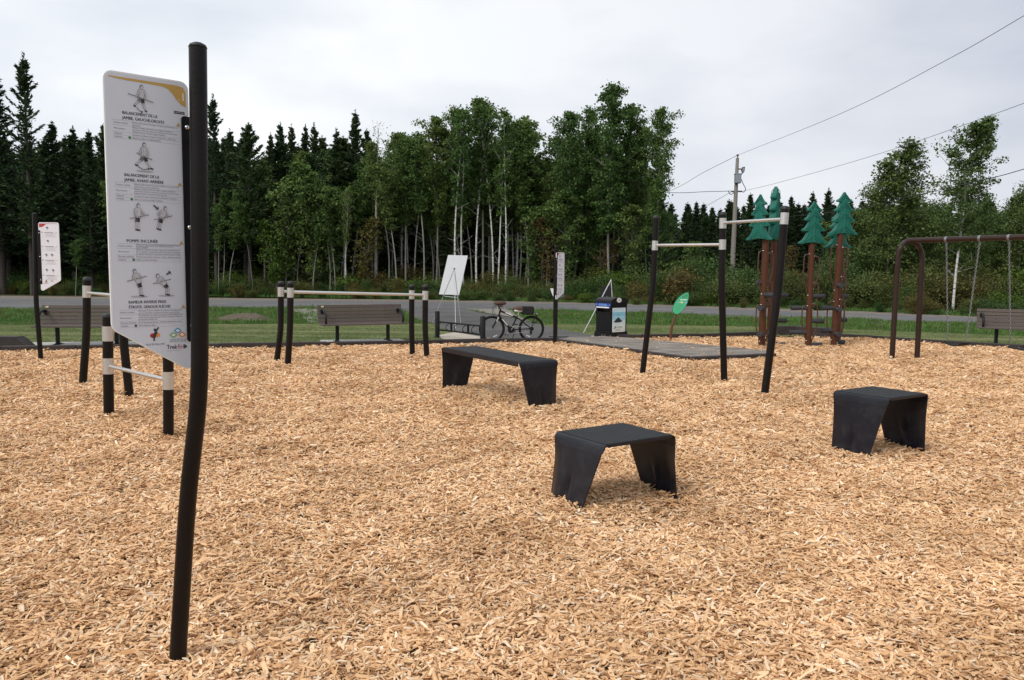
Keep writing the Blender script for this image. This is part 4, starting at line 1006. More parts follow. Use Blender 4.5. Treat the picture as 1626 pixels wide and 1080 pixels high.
def inL(q, z, m, mb): mb.add([Ml @ Vector((u * L_, w * L_, z)) for u, w in q], [list(range(len(q)))], m)
mb = MB(); cu = .5
mb.add([Ml @ Vector(((u / L_ - cu) * .955 * L_ + cu * L_, w * .94, .0135)) for u, w in poly], [list(range(len(poly)))[::-1]], LEAFG)
mb.build('leaf_face', pl)
mb = MB(); e1 = Vector((1, 0, 0)); 
def band(px0, px1, py, hh, m, z=.0150):
    q = []
    for (x, y) in ((px0, py - hh), (px1, py - hh), (px1, py + hh), (px0, py + hh)):
        d = ray(x, y); o0 = EYE - b; n0 = Ml.to_3x3() @ Vector((0, 0, 1)); tt = (cA + n0 * z - o0).dot(n0) / d.dot(n0); q.append(o0 + d * tt)
    mb.add(q, [[0, 1, 2, 3]], m)
band(1080, 1091, 476.2, .6, WHT); band(1076, 1081, 480.2, .7, MATS['print_sky']); band(1081, 1084.5, 480.3, 1.3, mat('print_yellow', (.8, .7, .15), .5)); band(1087, 1091, 480.6, .9, MATS['print_sky'])
for y in (486, 489, 492): band(1074, 1084 - (y - 486) * .7, y, .25, mat('print_dark_green', (.04, .26, .13), .5))
band(1083, 1091, 471.5, 1.2, MATS['print_dark_green']); band(1087, 1092, 468.8, 1.1, MATS['print_dark_green']); mb.build('print', pl)

# ------------------------------------------------------------------ moulded fir-tree climbers
def fir_top(parent, c, w, h, th, rz, name='tree_top'):
    """moulded fir: four tiers, domed towards a centre ridge, with raised chevron ribs; c = middle of the lower edge"""
    tiers = [(0.0, .5), (.30, .40), (.545, .325), (.77, .255)]
    half = []
    for i, (z, hw_) in enumerate(tiers):
        half += [(hw_ * .965, z + .002), (hw_, z + .022), (hw_ * .985, z + .04)]
        z1 = tiers[i + 1][0] if i < 3 else 1.0; nx = tiers[i + 1][1] * .52 if i < 3 else .03
        x0 = hw_
        for k, f in ((1, .25), (2, .5), (3, .8)):
            half.append((x0 * .93 + (nx - x0 * .93) * (f ** .7), z + .045 + (z1 - z - .05) * (f ** 1.15)))
        if i < 3: half.append((nx, z1 - .004))
    half += [(.045, .975), (.02, .995), (0, 1.0)]
    mb = MB(); K = len(half); R = Matrix.Rotation(rz, 4, 'Z')
    def pt(x, y, z): return R @ Vector((x * w, y, z * h)) + c
    def depth(x, z): 
        return th * min(1, (1 - z) * 3.2 + .30) * (.34 + .66 * max(0, 1 - abs(x) / .42) ** .8 * (0.45 + .55 * (1 - z)))
    # columns of strips from the outline to the centre ridge
    for sx in (1, -1):
        for sy in (1, -1):
            cols = 5; vs = []; fs = []
            for (x, z) in half:
                for j in range(cols + 1):
                    f = j / cols; xx = x * (1 - f); zz = z + .10 * f * (x) * (1 if z < .98 else 0)
                    zz = min(zz, .997)
                    dd = depth(xx, z) * (1 if j else .55)
                    rib = .010 * (1 if (j % 2) else 0)
                    vs.append(pt(sx * xx, sy * (dd + rib) / 2 * 1.0, zz))
            for i in range(K - 1):
                for j in range(cols):
                    a = i * (cols + 1) + j; q = [a, a + 1, a + cols + 2, a + cols + 1]
                    fs.append(q if sx * sy > 0 else q[::-1])
            mb.add(vs, fs, GREENP, False)
        vs = []; fs = []
        for (x, z) in half:
            for sy in (1, -1): vs.append(pt(sx * x, sy * depth(x, z) * .55 / 2, z))
        for i in range(K - 1): q = [2 * i, 2 * i + 1, 2 * i + 3, 2 * i + 2]; fs.append(q if sx > 0 else q[::-1])
        mb.add(vs, fs, GREENP)
        # underside
        mb.add([pt(sx * .48, -.02, .002), pt(sx * .48, .02, .002), pt(0, th / 2, .05), pt(0, -th / 2, .05)], [[0, 1, 2, 3] if sx < 0 else [3, 2, 1, 0]], GREENP)
    # raised chevron ribs on both faces
    for (z, hw_) in tiers:
        for q in (.06, .13):
            for sx in (1, -1):
                for sy in (1, -1):
                    a = (sx * hw_ * .62, z + q * .35 + .01); b = (0, z + q + .07)
                    pa = pt(a[0], sy * (depth(abs(a[0]), a[1]) / 2 + .004), a[1]); pm = pt(sx * hw_ * .22, sy * (depth(hw_ * .22, z) / 2 + .004), z + q * .8 + .035); pb = pt(0, sy * (depth(0, b[1]) / 2 + .006), b[1])
                    mb.tube([pa, pm, pb], .0075, GREENP, 5, False)
    return mb.build(name, parent)
def climber(foot, top_px, tree, wpx, rz, pegs, label, lean=0):
    b = G(*foot); Y = b.y; t = empty('tree_climber', b, 0, label, 'climber', 'red-brown climbing poles with green moulded fir tops')
    tp = P(*top_px, Y); r = wpx / 2 * Y / FPX * 1.12
    mb = MB(); mb.tube([Vector((0, 0, -.1)) , tp - b], r, REDBR, 16); mb.build('pole', t)
    (x0, x1, yb, yt, trz, th) = tree; w = (x1 - x0) * Y / FPX; c = P((x0 + x1) / 2, yb, Y) - b; h = P((x0 + x1) / 2, yt, Y).z - P((x0 + x1) / 2, yb, Y).z
    fir_top(t, c, w / max(.35, abs(math.cos(trz))), h, th, trz)
    for (xa, xb, y) in pegs:            # foot pegs: tapered charcoal beams
        a = P(xa, y, Y) - b; e = P(xb, y, Y) - b; mid = P((foot[0] + (top_px[0] - foot[0]) * max(0, (foot[1] - y)) / (foot[1] - top_px[1])), y, Y) - b
        short = abs(xb - xa) < 14
        if short: a = mid + Vector((0, -.02, 0)); e = mid + Vector(((xb + xa) / 2 - (mid + b).x * 0, 0, 0)) * 0 + Vector(((P((xa + xb) / 2, y, Y) - b - mid).x * 1.4, -.30, 0))
        else:
            if abs((a - mid).x) > abs((e - mid).x): a, e = e, a
            a = mid
        mb = MB(); d = (e - a); mb.tube([a, a + d * .3, a + d * .97, e], [.055, .05, .058, .050], PEG, 10); mb.build('foot_peg', t)
    # bowed hand grips either side
    H = tp.z
    for (u0, u1, s, dy) in ((.36, .62, 1, 0.0), (.50, .90, -1, .02), (.06, .40, -1, .03), (.03, .42, 1, -.03), (.56, .88, 1, -.02)):
        a = Vector((tp.x - b.x, 0, 0)) * u0 + Vector((0, 0, H * u0)); e = Vector((tp.x - b.x, 0, 0)) * u1 + Vector((0, 0, H * u1)); o1 = Vector((math.cos(rz) * s, math.sin(rz) * s - .15, 0)).normalized()
        bow = .115; pts = [a + o1 * r * .8, a + (e - a) * .3 + o1 * (r + bow * .7), a + (e - a) * .55 + o1 * (r + bow), a + (e - a) * .85 + o1 * (r + bow), a + (e - a) * .97 + o1 * (r + bow * .8), e + o1 * r * .8]
        mb = MB(); mb.tube(smooth_path(pts, 4), .015, HANDLE, 8); mb.sphere(a + o1 * r * .9 + Vector((0, -.02, 0)), .016, BOLT, 6, 4); mb.sphere(e + o1 * r * .9 + Vector((0, -.02, 0)), .016, BOLT, 6, 4); mb.build('hand_grip', t)
    MOUNDS.append((b.x, b.y, .3, .02))
    return t
climber((1221.5, 549), (1229.5, 383), (1215, 1243, 382, 296, math.radians(46), .24), 9, .5, ((1231, 1251, 469), (1230, 1249, 509), (1231, 1246, 547.5)), 'rear climbing pole of the left pair with the highest green fir top')
climber((1209, 552), (1216, 381), (1188.5, 1222, 382, 308.5, math.radians(-38), .20), 9.5, .3, ((1197, 1210, 489), (1196, 1209, 530), (1201, 1222, 449), (1214, 1224, 468)), 'front climbing pole of the left pair with a green fir top, beside the pull-up post')
climber((1283, 550.5), (1289, 387), (1267, 1314.5, 388, 319.5, 0.0, .20), 8.5, .1, ((1256, 1280, 489), (1288, 1310, 470.5), (1285, 1308, 510), (1253, 1279, 528), (1283, 1305, 547.5)), 'middle climbing pole standing alone with a green fir top')
climber((1330, 547), (1336, 394), (1307, 1353, 394.5, 335, .1, .20), 7.5, .6, ((1332, 1346, 471), (1330, 1344, 508)), 'hindmost climbing pole, its lower green fir top peeking behind the right one')
climber((1323.5, 550), (1334.5, 371), (1314, 1362, 373.5, 305, 0.05, .20), 8.8, -.2, ((1305, 1322, 489), (1324, 1332, 453), (1322, 1330, 491), (1304, 1321, 525), (1321, 1328, 530), (1326, 1341, 543)), 'rightmost climbing pole with a tall green fir top')

# ------------------------------------------------------------------ swing
b1, b2 = G(1416, 572), G(1456, 570.5); t = empty('swing_set', (b1 + b2) / 2, 0, 'dark brown arched swing frame running out of the picture on the right', 'swing frame'); o_ = t.location.copy()
Y1, Y2 = b1.y, b2.y; Yc = (Y1 + Y2) / 2; ap = P(1447, 382, Yc) - o_; rr = 4.4 * Yc / FPX
l1 = [b1 - o_ - Vector((0, 0, .1)), P(1425, 425, Y1) - o_, P(1426.5, 406, Y1) - o_, P(1431, 392, Y1) - o_, P(1438, 384.5, Yc) - o_, ap]
l2 = [b2 - o_ - Vector((0, 0, .1)), P(1463.5, 425, Y2) - o_, P(1464, 409, Y2) - o_, P(1461, 396, Y2) - o_, P(1456, 387.5, Yc) - o_, ap + Vector((0, 0, -.02))]
for l in (l1, l2): mb = MB(); mb.tube([l[0]] + smooth_path(l[1:], 6), rr * .93, BROWNM, 16); mb.build('leg', t)
be = P(1626, 376.5, Yc - 1.65) - o_; bdir = (be - ap); b3 = ap + bdir * 2.4; bst = ap - bdir.normalized() * .06
mb = MB(); mb.tube([bst, b3], rr * .95, BROWNM, 16); mb.build('top_beam', t)
# far arch of the same frame, beyond the picture edge
sh = b3 - ap
for l in (l1, l2): mb = MB(); mb.tube([l[0] + Vector((sh.x, sh.y, 0))] + [p + sh for p in smooth_path(l[1:], 6)], rr * .93, BROWNM, 16); mb.build('leg', t)
# chains hang from hangers; a swing is its two chains, clamps and rubber seat
def beam_at(px):
    lo, hi = 0., 2.4
    for _ in range(40):
        m_ = (lo + hi) / 2; w = ap + o_ + bdir * m_; r_ = w - EYE; x = 813 + FPX * r_.dot(RT) / r_.dot(FW)
        if x < px: lo = m_
        else: hi = m_
    return ap + o_ + bdir * lo
def link_chain(mb, a, e, pitch=.042):
    d = e - a; n = int(d.length / pitch); d.normalize(); u = Vector((0, 1, 0)); u = (u - d * u.dot(d)).normalized(); w = d.cross(u)
    for i in range(n):
        c = a + d * (i + .5) * pitch; s = u if i % 2 else w; pts = []
        for (p, q) in ((-1, 0), (-.55, .9), (.55, .9), (1, 0), (.55, -.9), (-.55, -.9), (-1, 0)): pts.append(c + d * p * pitch * .68 + s * q * .014)
        mb.tube(pts, .0055, ZINC, 4, False)
def swing(pxa, pxb, bota, botb, label):
    a, e = beam_at(pxa), beam_at(pxb); fa = P(*bota, a.y); fe = P(*botb, e.y if botb[1] < 560 else e.y)
    t = empty('swing', (fa + fe) / 2, 0, label, 'swing', 'chain swings on the brown frame'); q = t.location.copy()
    for top, low in ((a, fa), (e, fe)):
        low = Vector((low.x, low.y, low.z)); mb = MB(); link_chain(mb, top - q - Vector((0, 0, rr)), low - q); mb.build('chain', t)
        mb = MB(); mb.tube([top - q - bdir.normalized() * .022, top - q + bdir.normalized() * .022], rr * 1.07, ZINC, 14); mb.box(top - q - Vector((0, 0, rr + .03)), (.03, .03, .07), ZINC); mb.build('hanger', t)
    A, B = fa - q, fe - q; d = (B - A); n = 8; mb = MB(); pr_ = Vector((-d.y, d.x, 0)).normalized() * .08; vs = []
    for i in range(n + 1):
        f = i / n; p = A + d * f - Vector((0, 0, .055 * math.sin(PI * f) + .02)); vs += [p - pr_, p + pr_, p + pr_ - Vector((0, 0, .018)), p - pr_ - Vector((0, 0, .018))]
    fs = []
    for i in range(n):
        for k in range(4): fs.append([i * 4 + k, (i + 1) * 4 + k, (i + 1) * 4 + (k + 1) % 4, i * 4 + (k + 1) % 4])
    fs += [[0, 1, 2, 3], [n * 4 + 3, n * 4 + 2, n * 4 + 1, n * 4]]
    mb.add(vs, fs, RUBBER); mb.build('seat', t)
swing(1503, 1556, (1505, 541), (1533.5, 543), 'whole chain swing with black rubber seat, hanging left of the cut-off one')
swing(1602.5, 1700, (1604.5, 548.5), (1684, 550), 'chain swing cut off by the right edge of the picture, in front of the bench')
# ------------------------------------------------------------------ utility pole and wires
b = G(1160.5, 476); Yp = b.y; t = empty('utility_pole', b, 0, 'weathered wooden utility pole with grey transformer box behind the green fir climbers', 'utility pole')
tp = P(1171, 251, Yp) - b; k = Yp / FPX
mb = MB(); mb.tube([Vector((0, 0, -.3)), tp * .5, tp], [4.6 * k, 3.6 * k, 2.5 * k], POLEW, 14); mb.build('pole', t)
mb = MB(); c = P(1171.5, 284, Yp - .3) - b; mb.box(c, (9 * k, .35, 14 * k), mat('transformer_grey', (.30, .34, .37), .5, .2, .15, 4), bev=.03); mb.box(c + Vector((0, 0, 7.2 * k)), (10 * k, .38, .06), MATS['transformer_grey']); mb.build('transformer', t)
mb = MB(); q = [P(x, y, Yp - .2) - b for x, y in ((1173, 268.5), (1177, 268.5), (1178, 273), (1179, 266), (1182, 265), (1181, 272), (1177.5, 276), (1175, 279))]; mb.tube(q, .05, mat('fuse_grey', (.12, .14, .16), .5), 6); mb.build('fuse_holder', t)
mb = MB(); mb.tube([P(1171.3, 251, Yp) - b, P(1171.3, 247.5, Yp) - b], .03, MATS['fuse_grey'], 6); mb.sphere(P(1171.3, 246.8, Yp) - b, .08, MATS['fuse_grey'], 8, 6); mb.build('insulator', t)
mb = MB(); mb.tube([P(1161, 304, Yp) - b, P(1178, 304, Yp) - b], .05, MATS['fuse_grey'], 6); mb.build('crossarm', t)
mb = MB(); mb.tube(smooth_path([P(x, y, Yp - .1) - b for x, y in ((1176, 282), (1180, 292), (1184, 300), (1181, 305), (1176, 304))], 4), .022, WIRE, 5); mb.tube(smooth_path([P(x, y, Yp - .1) - b for x, y in ((1156, 303), (1159, 308), (1162, 308.5), (1166, 305))], 4), .022, WIRE, 5); mb.build('jumper_cable', t)
def wire(pts, r, label):
    p = smooth_path([P(*q) for q in pts], 8); o = p[0].copy(); mb = MB(); mb.tube([x - o for x in p], r, WIRE, 5)
    ob = mb.build('power_line', None, o); tag(ob, label, 'power line', 'overhead wires at the utility pole')
Yp_ = Yp
wire([(1171.3, 246.5, Yp_), (1336, 180, 33), (1500, 97, 25.5), (1626, 25, 22), (1850, -110, 18)], .009, 'topmost overhead wire rising from the pole top to the upper right corner')
wire([(1171.3, 246.5, Yp_), (1115, 275, 60), (1060, 305, 74), (960, 345, 110)], .015, 'overhead wire falling from the pole top to the left behind the aspens')
wire([(1161, 303.5, Yp_), (1120, 304.5, 50), (1066, 306, 52), (960, 300, 56)], .017, 'nearly level overhead wire from the pole leftwards to the aspens')
wire([(1178, 304, Yp_), (1240, 289, 43), (1400, 243, 33.5), (1626, 164, 24), (1850, 75, 18)], .0085, 'middle overhead wire rising from below the transformer to the right edge')
wire([(1166, 352, Yp_), (1330, 336, 38), (1440, 313, 31), (1560, 286, 26), (1626, 268.5, 24), (1850, 200, 18)], .013, 'lowest overhead wire passing in front of the right-hand birches')
wire([(1161, 305, Yp_), (1110, 333, 60), (1050, 362, 72), (960, 400, 95)], .012, 'lower overhead wire slanting down leftwards from the pole over the spruces')

# ------------------------------------------------------------------ foliage
class Gen:
    def __init__(s, seed): s.g = np.random.default_rng(seed)
    def __getattr__(s, k): return getattr(s.g, k)
    def normal(s, size=None): return np.clip(s.g.normal(size=size), -1.9, 1.9) if size is not None else max(-1.9, min(1.9, s.g.normal()))
SPRUCE = leaf_mat('spruce_needles', [(0.030, 0.058, 0.024), (0.042, 0.074, 0.027), (0.064, 0.096, 0.033)], .7, .2)
ASPEN = leaf_mat('aspen_leaves', [(0.092, 0.165, 0.046), (0.115, 0.185, 0.048), (0.150, 0.205, 0.055)], .6, .42)
BIRCHL = leaf_mat('birch_leaves', [(0.095, 0.155, 0.042), (0.125, 0.175, 0.05)], .65, .36)
SHRUB = leaf_mat('shrub_leaves', [(0.045, 0.10, 0.024), (0.085, 0.145, 0.035), (0.11, 0.12, 0.035), (0.05, 0.105, 0.028), (0.075, 0.13, 0.034), (0.14, 0.12, 0.035), (0.07, 0.13, 0.03)], .65, .3)
AUTUMN = leaf_mat('autumn_leaves', [(0.14, 0.095, 0.028), (0.13, 0.125, 0.032), (0.12, 0.08, 0.026)], .6, .25)
YELLOWG = leaf_mat('yellow_green_leaves', [(0.10, 0.15, 0.02), (0.085, 0.15, 0.022)], .5, .3)
BARKD = mat('bark_dark', (0.055, 0.045, 0.038), .9, 0, .35, 3, .6, 12, stretch=(4, 4, .7), rand=.3)
BARKA = mat('bark_aspen', (0.23, 0.215, 0.185), .85, 0, .3, 3, .4, 12, stretch=(3, 3, 1.4), rand=.3)
def bark_birch():
    m = ramp_mat('bark_birch', [(0.38, (0.03, 0.027, 0.025)), (0.45, (0.58, 0.56, 0.52)), (0.75, (0.74, 0.73, 0.70))], 3.2, stretch=(1.2, 1.2, 4.5), bump=.2, bscale=10, rough=.7); return m
BIRCHB = bark_birch()

def quad_mesh(name, C, A, B, m, midx=None):
    n = len(C); V = np.empty((n, 4, 3), np.float32); V[:, 0] = C - A; V[:, 1] = C + B; V[:, 2] = C + A; V[:, 3] = C - B
    me = bpy.data.meshes.new(name); me.vertices.add(n * 4); me.vertices.foreach_set('co', V.ravel())
    me.loops.add(n * 4); me.loops.foreach_set('vertex_index', np.arange(n * 4, dtype=np.int32))
    me.polygons.add(n); me.polygons.foreach_set('loop_start', np.arange(0, n * 4, 4, dtype=np.int32)); me.polygons.foreach_set('loop_total', np.full(n, 4, np.int32))
    for x in (m if isinstance(m, (list, tuple)) else [m]): me.materials.append(x)
    if midx is not None: me.polygons.foreach_set('material_index', midx.astype(np.int32))
    me.update(calc_edges=True); return me
def unit(a): return a / (np.linalg.norm(a, axis=-1, keepdims=True) + 1e-9)
def rand_dirs(n, g): return unit(g.normal(size=(n, 3)))
def leaves_at(C, size, g, elong=1.5, flat=.0, main=None, mix=1.0):
    n = len(C); a = rand_dirs(n, g)
    if main is not None: a = unit(main * (1 - mix) + a * mix)
    r = rand_dirs(n, g); r[:, 2] += flat * np.sign(r[:, 2]); r = unit(r)
    b = unit(np.cross(a, r)); s = size * g.uniform(.6, 1.35, (n, 1))
    return a * s, b * s / elong

def make_conifer(seed, H, R, start, up=0., dens=1.0, sparse=.0, needle=.13, irregular=.2):
    g = Gen(seed); Cs = []; Ds = []; tw = MB()
    z = H * start; topz = H * .985
    lean = g.normal(size=2) * .008 * H
    def ctr(zz): return np.array([lean[0] * (zz / H) ** 2, lean[1] * (zz / H) ** 2])
    while z < topz:
        f = (z - H * start) / (H * (1 - start)); rad = R * ((1 - f) ** .85) * (.35 + .65 * min(1, f * 5 + .45)) + .10
        nb = 5 if f < .9 else 4
        for k in range(nb):
            if g.random() < sparse: continue
            a = g.uniform(0, 2 * PI); L = rad * g.uniform(1 - irregular * 2.2, 1 + irregular)
            if L < .08: L = .08
            sl = (-.28 + .75 * f + up) + g.normal() * .10; n = int(26 * dens * (L + .25) * (1.7 if f > .75 else 1)); t = g.uniform(.05, 1, n) ** .75
            dirv = np.array([math.cos(a), math.sin(a), 0.]); side = np.array([-math.sin(a), math.cos(a), 0.])
            c = ctr(z); lat = g.normal(size=n) * (.22 * L * (1 - t) + .05) ; zz = sl * L * t + (.20 + up * .5) * L * t ** 2.2 
            pos = np.outer(L * t, dirv) + np.outer(lat, side); pos[:, 2] = z + zz - .25 * np.abs(lat) + g.normal(size=n) * .03; pos[:, :2] += c
            Cs.append(pos); dd = np.outer(np.ones(n), dirv) + np.outer(np.sign(lat) * .7, side); dd[:, 2] += .15 + up * .8 + .4 * f; Ds.append(dd)
            if L > .5 and g.random() < .35: tw.tube([(c[0], c[1], z), tuple(np.array([c[0], c[1], z]) + dirv * L * .6 + np.array([0, 0, sl * L * .6]))], [.022, .008], BARKD, 3, False)
        z += g.uniform(.14, .26) * (1 if f < .8 else .8) * max(.7, H / 13)
    # leader
    n = 24; t = np.linspace(0, 1, n); p = np.zeros((n, 3)); p[:, 2] = H * .93 + t * H * .085; p[:, :2] += ctr(H); p[:, :2] += g.normal(size=(n, 2)) * .03; Cs.append(p); d = g.normal(size=(n, 3)) * .6; d[:, 2] = 1; Ds.append(d)
    C = np.concatenate(Cs); D = unit(np.concatenate(Ds)); A, B = leaves_at(C, needle, g, 3.2, main=D, mix=.42)
    crown = quad_mesh('crown', C.astype(np.float32), A, B, SPRUCE)
    tr = MB(); N = 8; pts = []; 
    for i in range(N + 1): zz = H * .97 * i / N; c = ctr(zz); pts.append((c[0], c[1], zz - (.3 if i == 0 else 0)))
    tr.tube(pts, [.012 * H * (1 - .93 * i / N) + .012 for i in range(N + 1)], BARKD, 7)
    tr.v += tw.v and []; o = len(tr.v)
    for f_, m_, s_ in zip(tw.f, tw.m, tw.sm): tr.f.append([i + o for i in f_]); tr.m.append(0); tr.sm.append(s_)
    tr.v += tw.v
    # dead lower twigs
    for k in range(16):
        zz = g.uniform(.05, max(.1, start + .12)) * H; a = g.uniform(0, 2 * PI); L = g.uniform(.3, .9); c = ctr(zz)
        tr.tube([(c[0], c[1], zz), (c[0] + math.cos(a) * L * .6, c[1] + math.sin(a) * L * .6, zz + .02), (c[0] + math.cos(a) * L, c[1] + math.sin(a) * L, zz + g.uniform(-.2, .15))], [.014, .009, .004], BARKD, 3, False)
    return dict(H=H, trunk=tr.mesh('trunk'), crown=crown, n=len(C))
def make_broadleaf(seed, H, R, start, nleaf, leaf=.085, bark=None, lm=None, bend=.3, stems=1, peak=.45, tr_r=.011, clump=.28, columns=1.0, twigs=True):
    g = Gen(seed); tr = MB(); Cs = []; bark = bark or BARKA
    for s_ in range(stems):
        off = g.normal(size=2) * (.35 if stems > 1 else 0); ln = g.normal(size=2) * bend + off * 1.2; w = g.normal(size=2) * .12 * bend * 3
        hs = H * (1 if s_ == 0 else g.uniform(.75, .97))
        def ctr(z, off=off, ln=ln, w=w, hs=hs):
            f = z / hs; return np.array([off[0] + ln[0] * f * f + w[0] * math.sin(f * 5), off[1] + ln[1] * f * f + w[1] * math.sin(f * 4 + 1)])
        N = 12; pts = []
        for i in range(N + 1): z = hs * .96 * i / N; c = ctr(z); pts.append((c[0], c[1], z - (.3 if i == 0 else 0)))
        tr.tube(pts, [tr_r * hs * (1 - .9 * (i / N) ** 1.1) + .008 for i in range(N + 1)], bark, 7)
        nb = int(34 / stems ** .5)
        for k in range(nb):
            f = k / (nb - 1); z = hs * (start + (1 - start) * .97 * f ** .9); c = ctr(z); a = k * 2.4 + g.uniform(-.6, .6)
            prof = (f / peak) ** .6 if f < peak else ((1 - f) / (1 - peak)) ** .62
            L = R * max(.16, prof) * g.uniform(.55, 1.15) / stems ** .35; upw = (.75 + .5 * f) * columns * g.uniform(.7, 1.3)
            dv = np.array([math.cos(a), math.sin(a), upw]); p0 = np.array([c[0], c[1], z])
            p2 = p0 + dv * L * np.array([1, 1, .75]); p1 = p0 + dv * L * .5 * np.array([1, 1, .7])
            tr.tube([tuple(p0), tuple(p1), tuple(p2)], [.012 + .010 * L, .008 + .005 * L, .004], bark, 4, False)
            nc = max(2, int(2.2 + 2.6 * L)); n1 = int(nleaf / nb / nc / stems)
            for q in range(nc):
                t = (q + .7) / nc + g.uniform(-.1, .1); pc = p0 + (p2 - p0) * t + g.normal(size=3) * .12 * L; n = max(6, int(n1 * g.uniform(.5, 1.5)))
                Cs.append(pc + g.normal(size=(n, 3)) * np.array([clump, clump, clump * .62]) * g.uniform(.6, 1.25))
        if twigs:
            for k in range(7):
                z = g.uniform(start * .4, start) * hs; a = g.uniform(0, 2 * PI); L = g.uniform(.3, 1.0); c = ctr(z)
                tr.tube([(c[0], c[1], z), (c[0] + math.cos(a) * L, c[1] + math.sin(a) * L, z + g.uniform(.1, .7))], [.012, .004], bark, 3, False)
    C = np.concatenate(Cs); A, B = leaves_at(C, leaf, g, 1.25, flat=.7)
    return dict(H=H, trunk=tr.mesh('trunk'), crown=quad_mesh('crown', C.astype(np.float32), A, B, lm or ASPEN), n=len(C))
def make_bush(seed, H, R, n, leaf=.06, lm=None):
    g = Gen(seed); tr = MB(); Cs = []; ns = 12
    for k in range(ns):
        a = g.uniform(0, 2 * PI); r = R * g.uniform(.1, .95); h = H * g.uniform(.55, 1.0) * (1 - .45 * (r / R) ** 2); p2 = np.array([math.cos(a) * r, math.sin(a) * r, h]); p1 = p2 * np.array([.45, .45, .55])
        tr.tube([(p2[0] * .2, p2[1] * .2, -.1), tuple(p1), tuple(p2)], [.016, .010, .004], BARKD, 4, False)
        for q in range(5):
            t = g.uniform(.15, 1.0); pc = p1 * t * 2 if t < .5 else p1 + (p2 - p1) * (t - .5) * 2; m_ = int(n / ns / 5)
            Cs.append(pc + g.normal(size=(m_, 3)) * np.array([.26, .26, .18]) * R * g.uniform(.5, 1.15))
    C = np.concatenate(Cs); C[:, 2] = np.abs(C[:, 2]) + .02; A, B = leaves_at(C, leaf, g, 1.4, flat=.4)
    return dict(H=H, trunk=tr.mesh('stems'), crown=quad_mesh('foliage', C.astype(np.float32), A, B, lm or SHRUB), n=len(C))

CON = [make_conifer(1, 14, 1.75, .14, .04, 1.3, .05, .14, .32), make_conifer(2, 13, 1.6, .2, .12, 1.2, .1, .14, .35), make_conifer(3, 12, 1.45, .16, -.02, 1.25, .08, .13, .3), make_conifer(4, 15, 1.9, .22, .28, 1.05, .22, .15, .4), make_conifer(5, 12.5, 1.9, .30, .18, 1.25, .12, .15, .42), make_conifer(6, 10, 1.5, .04, -.1, 1.5)]
ASP = [make_broadleaf(11, 12.5, 1.6, .46, 6800, .085, bend=.35, tr_r=.0062, clump=.21, columns=1.3, peak=.5), make_broadleaf(12, 12, 1.5, .52, 6000, .085, bend=.6, tr_r=.0055, clump=.2, columns=1.3, stems=2, peak=.5), make_broadleaf(13, 13, 2.0, .42, 8500, .085, bend=.3, tr_r=.0065, clump=.24, columns=1.2, peak=.42), make_broadleaf(14, 11, 1.4, .54, 5200, .085, bend=.7, tr_r=.0055, clump=.2, columns=1.4, peak=.5), make_broadleaf(15, 12, 1.7, .50, 6000, .08, bend=.5, bark=BIRCHB, stems=3, tr_r=.0055, clump=.2, columns=1.4, peak=.5), make_broadleaf(16, 14, 2.3, .34, 11500, .09, bend=.25, tr_r=.007, clump=.26, columns=1.1, peak=.38)]
BIR = [make_broadleaf(21, 8.5, 1.95, .36, 11500, .055, BIRCHB, BIRCHL, .45, 1, .26, .0068, .19, 1.1), make_broadleaf(22, 8, 1.8, .20, 17000, .058, BARKA, BIRCHL, .35, 2, .30, .008, .27, 1.2), make_broadleaf(23, 7.5, 1.9, .08, 17000, .062, BARKA, BIRCHL, .3, 3, .32, .007, .3), make_broadleaf(24, 9, 2.3, .06, 21000, .062, BARKA, BIRCHL, .3, 2, .2, .007, .26, .9)]
YNG = [make_broadleaf(31, 6.5, 1.7, .2, 4600, .08, BARKA, ASPEN, .4, 1, .45, .008, .22), make_broadleaf(32, 5.5, 1.5, .2, 3200, .08, BARKA, YELLOWG, .4, 2, .4, .007, .22), make_broadleaf(33, 6, 1.3, .25, 2000, .08, BARKA, AUTUMN, .5, 1, .4, .007, .24)]
BSH = [make_bush(41, 2.2, 1.4, 8500, .042), make_bush(42, 1.5, 1.3, 7000, .036), make_bush(43, 1.1, 1.0, 5000, .032), make_bush(44, 2.8, 1.5, 9500, .045), make_bush(45, 1.0, 1.0, 4200, .032, YELLOWG), make_bush(46, 1.3, 1.0, 3600, .036, AUTUMN)]
bare = make_broadleaf(51, 12.5, 1.0, .35, 300, .05, BARKA, ASPEN, .2, 1, .5, .010, .3)

def plant(kind, V, x, y, H, name, label, cat, group, wide=1.0):
    t = empty(name, (x, y, -.03), random.uniform(0, 2 * PI), label, cat, group)
    s = H / V['H']; t.scale = (s * wide, s * wide, s)
    if name == 'shrub': link('stems', V['trunk'], t); link('foliage', V['crown'], t)
    else: link('trunk', V['trunk'], t); link('crown', V['crown'], t)
    return t
def tree_at(px, ty, D, V, name, label, cat='tree', group=None, wide=1.0):
    b = G(px, 430 + 40); d = ray(px, 470); X_ = d.x / d.y * D; z = P(px, ty, D).z
    return plant(name, V, X_, D, z, name, label, cat, group, wide)
gS, gA, gB = 'dark spruces of the left wood', 'aspens of the middle wood', 'shrubs along the wood edge'
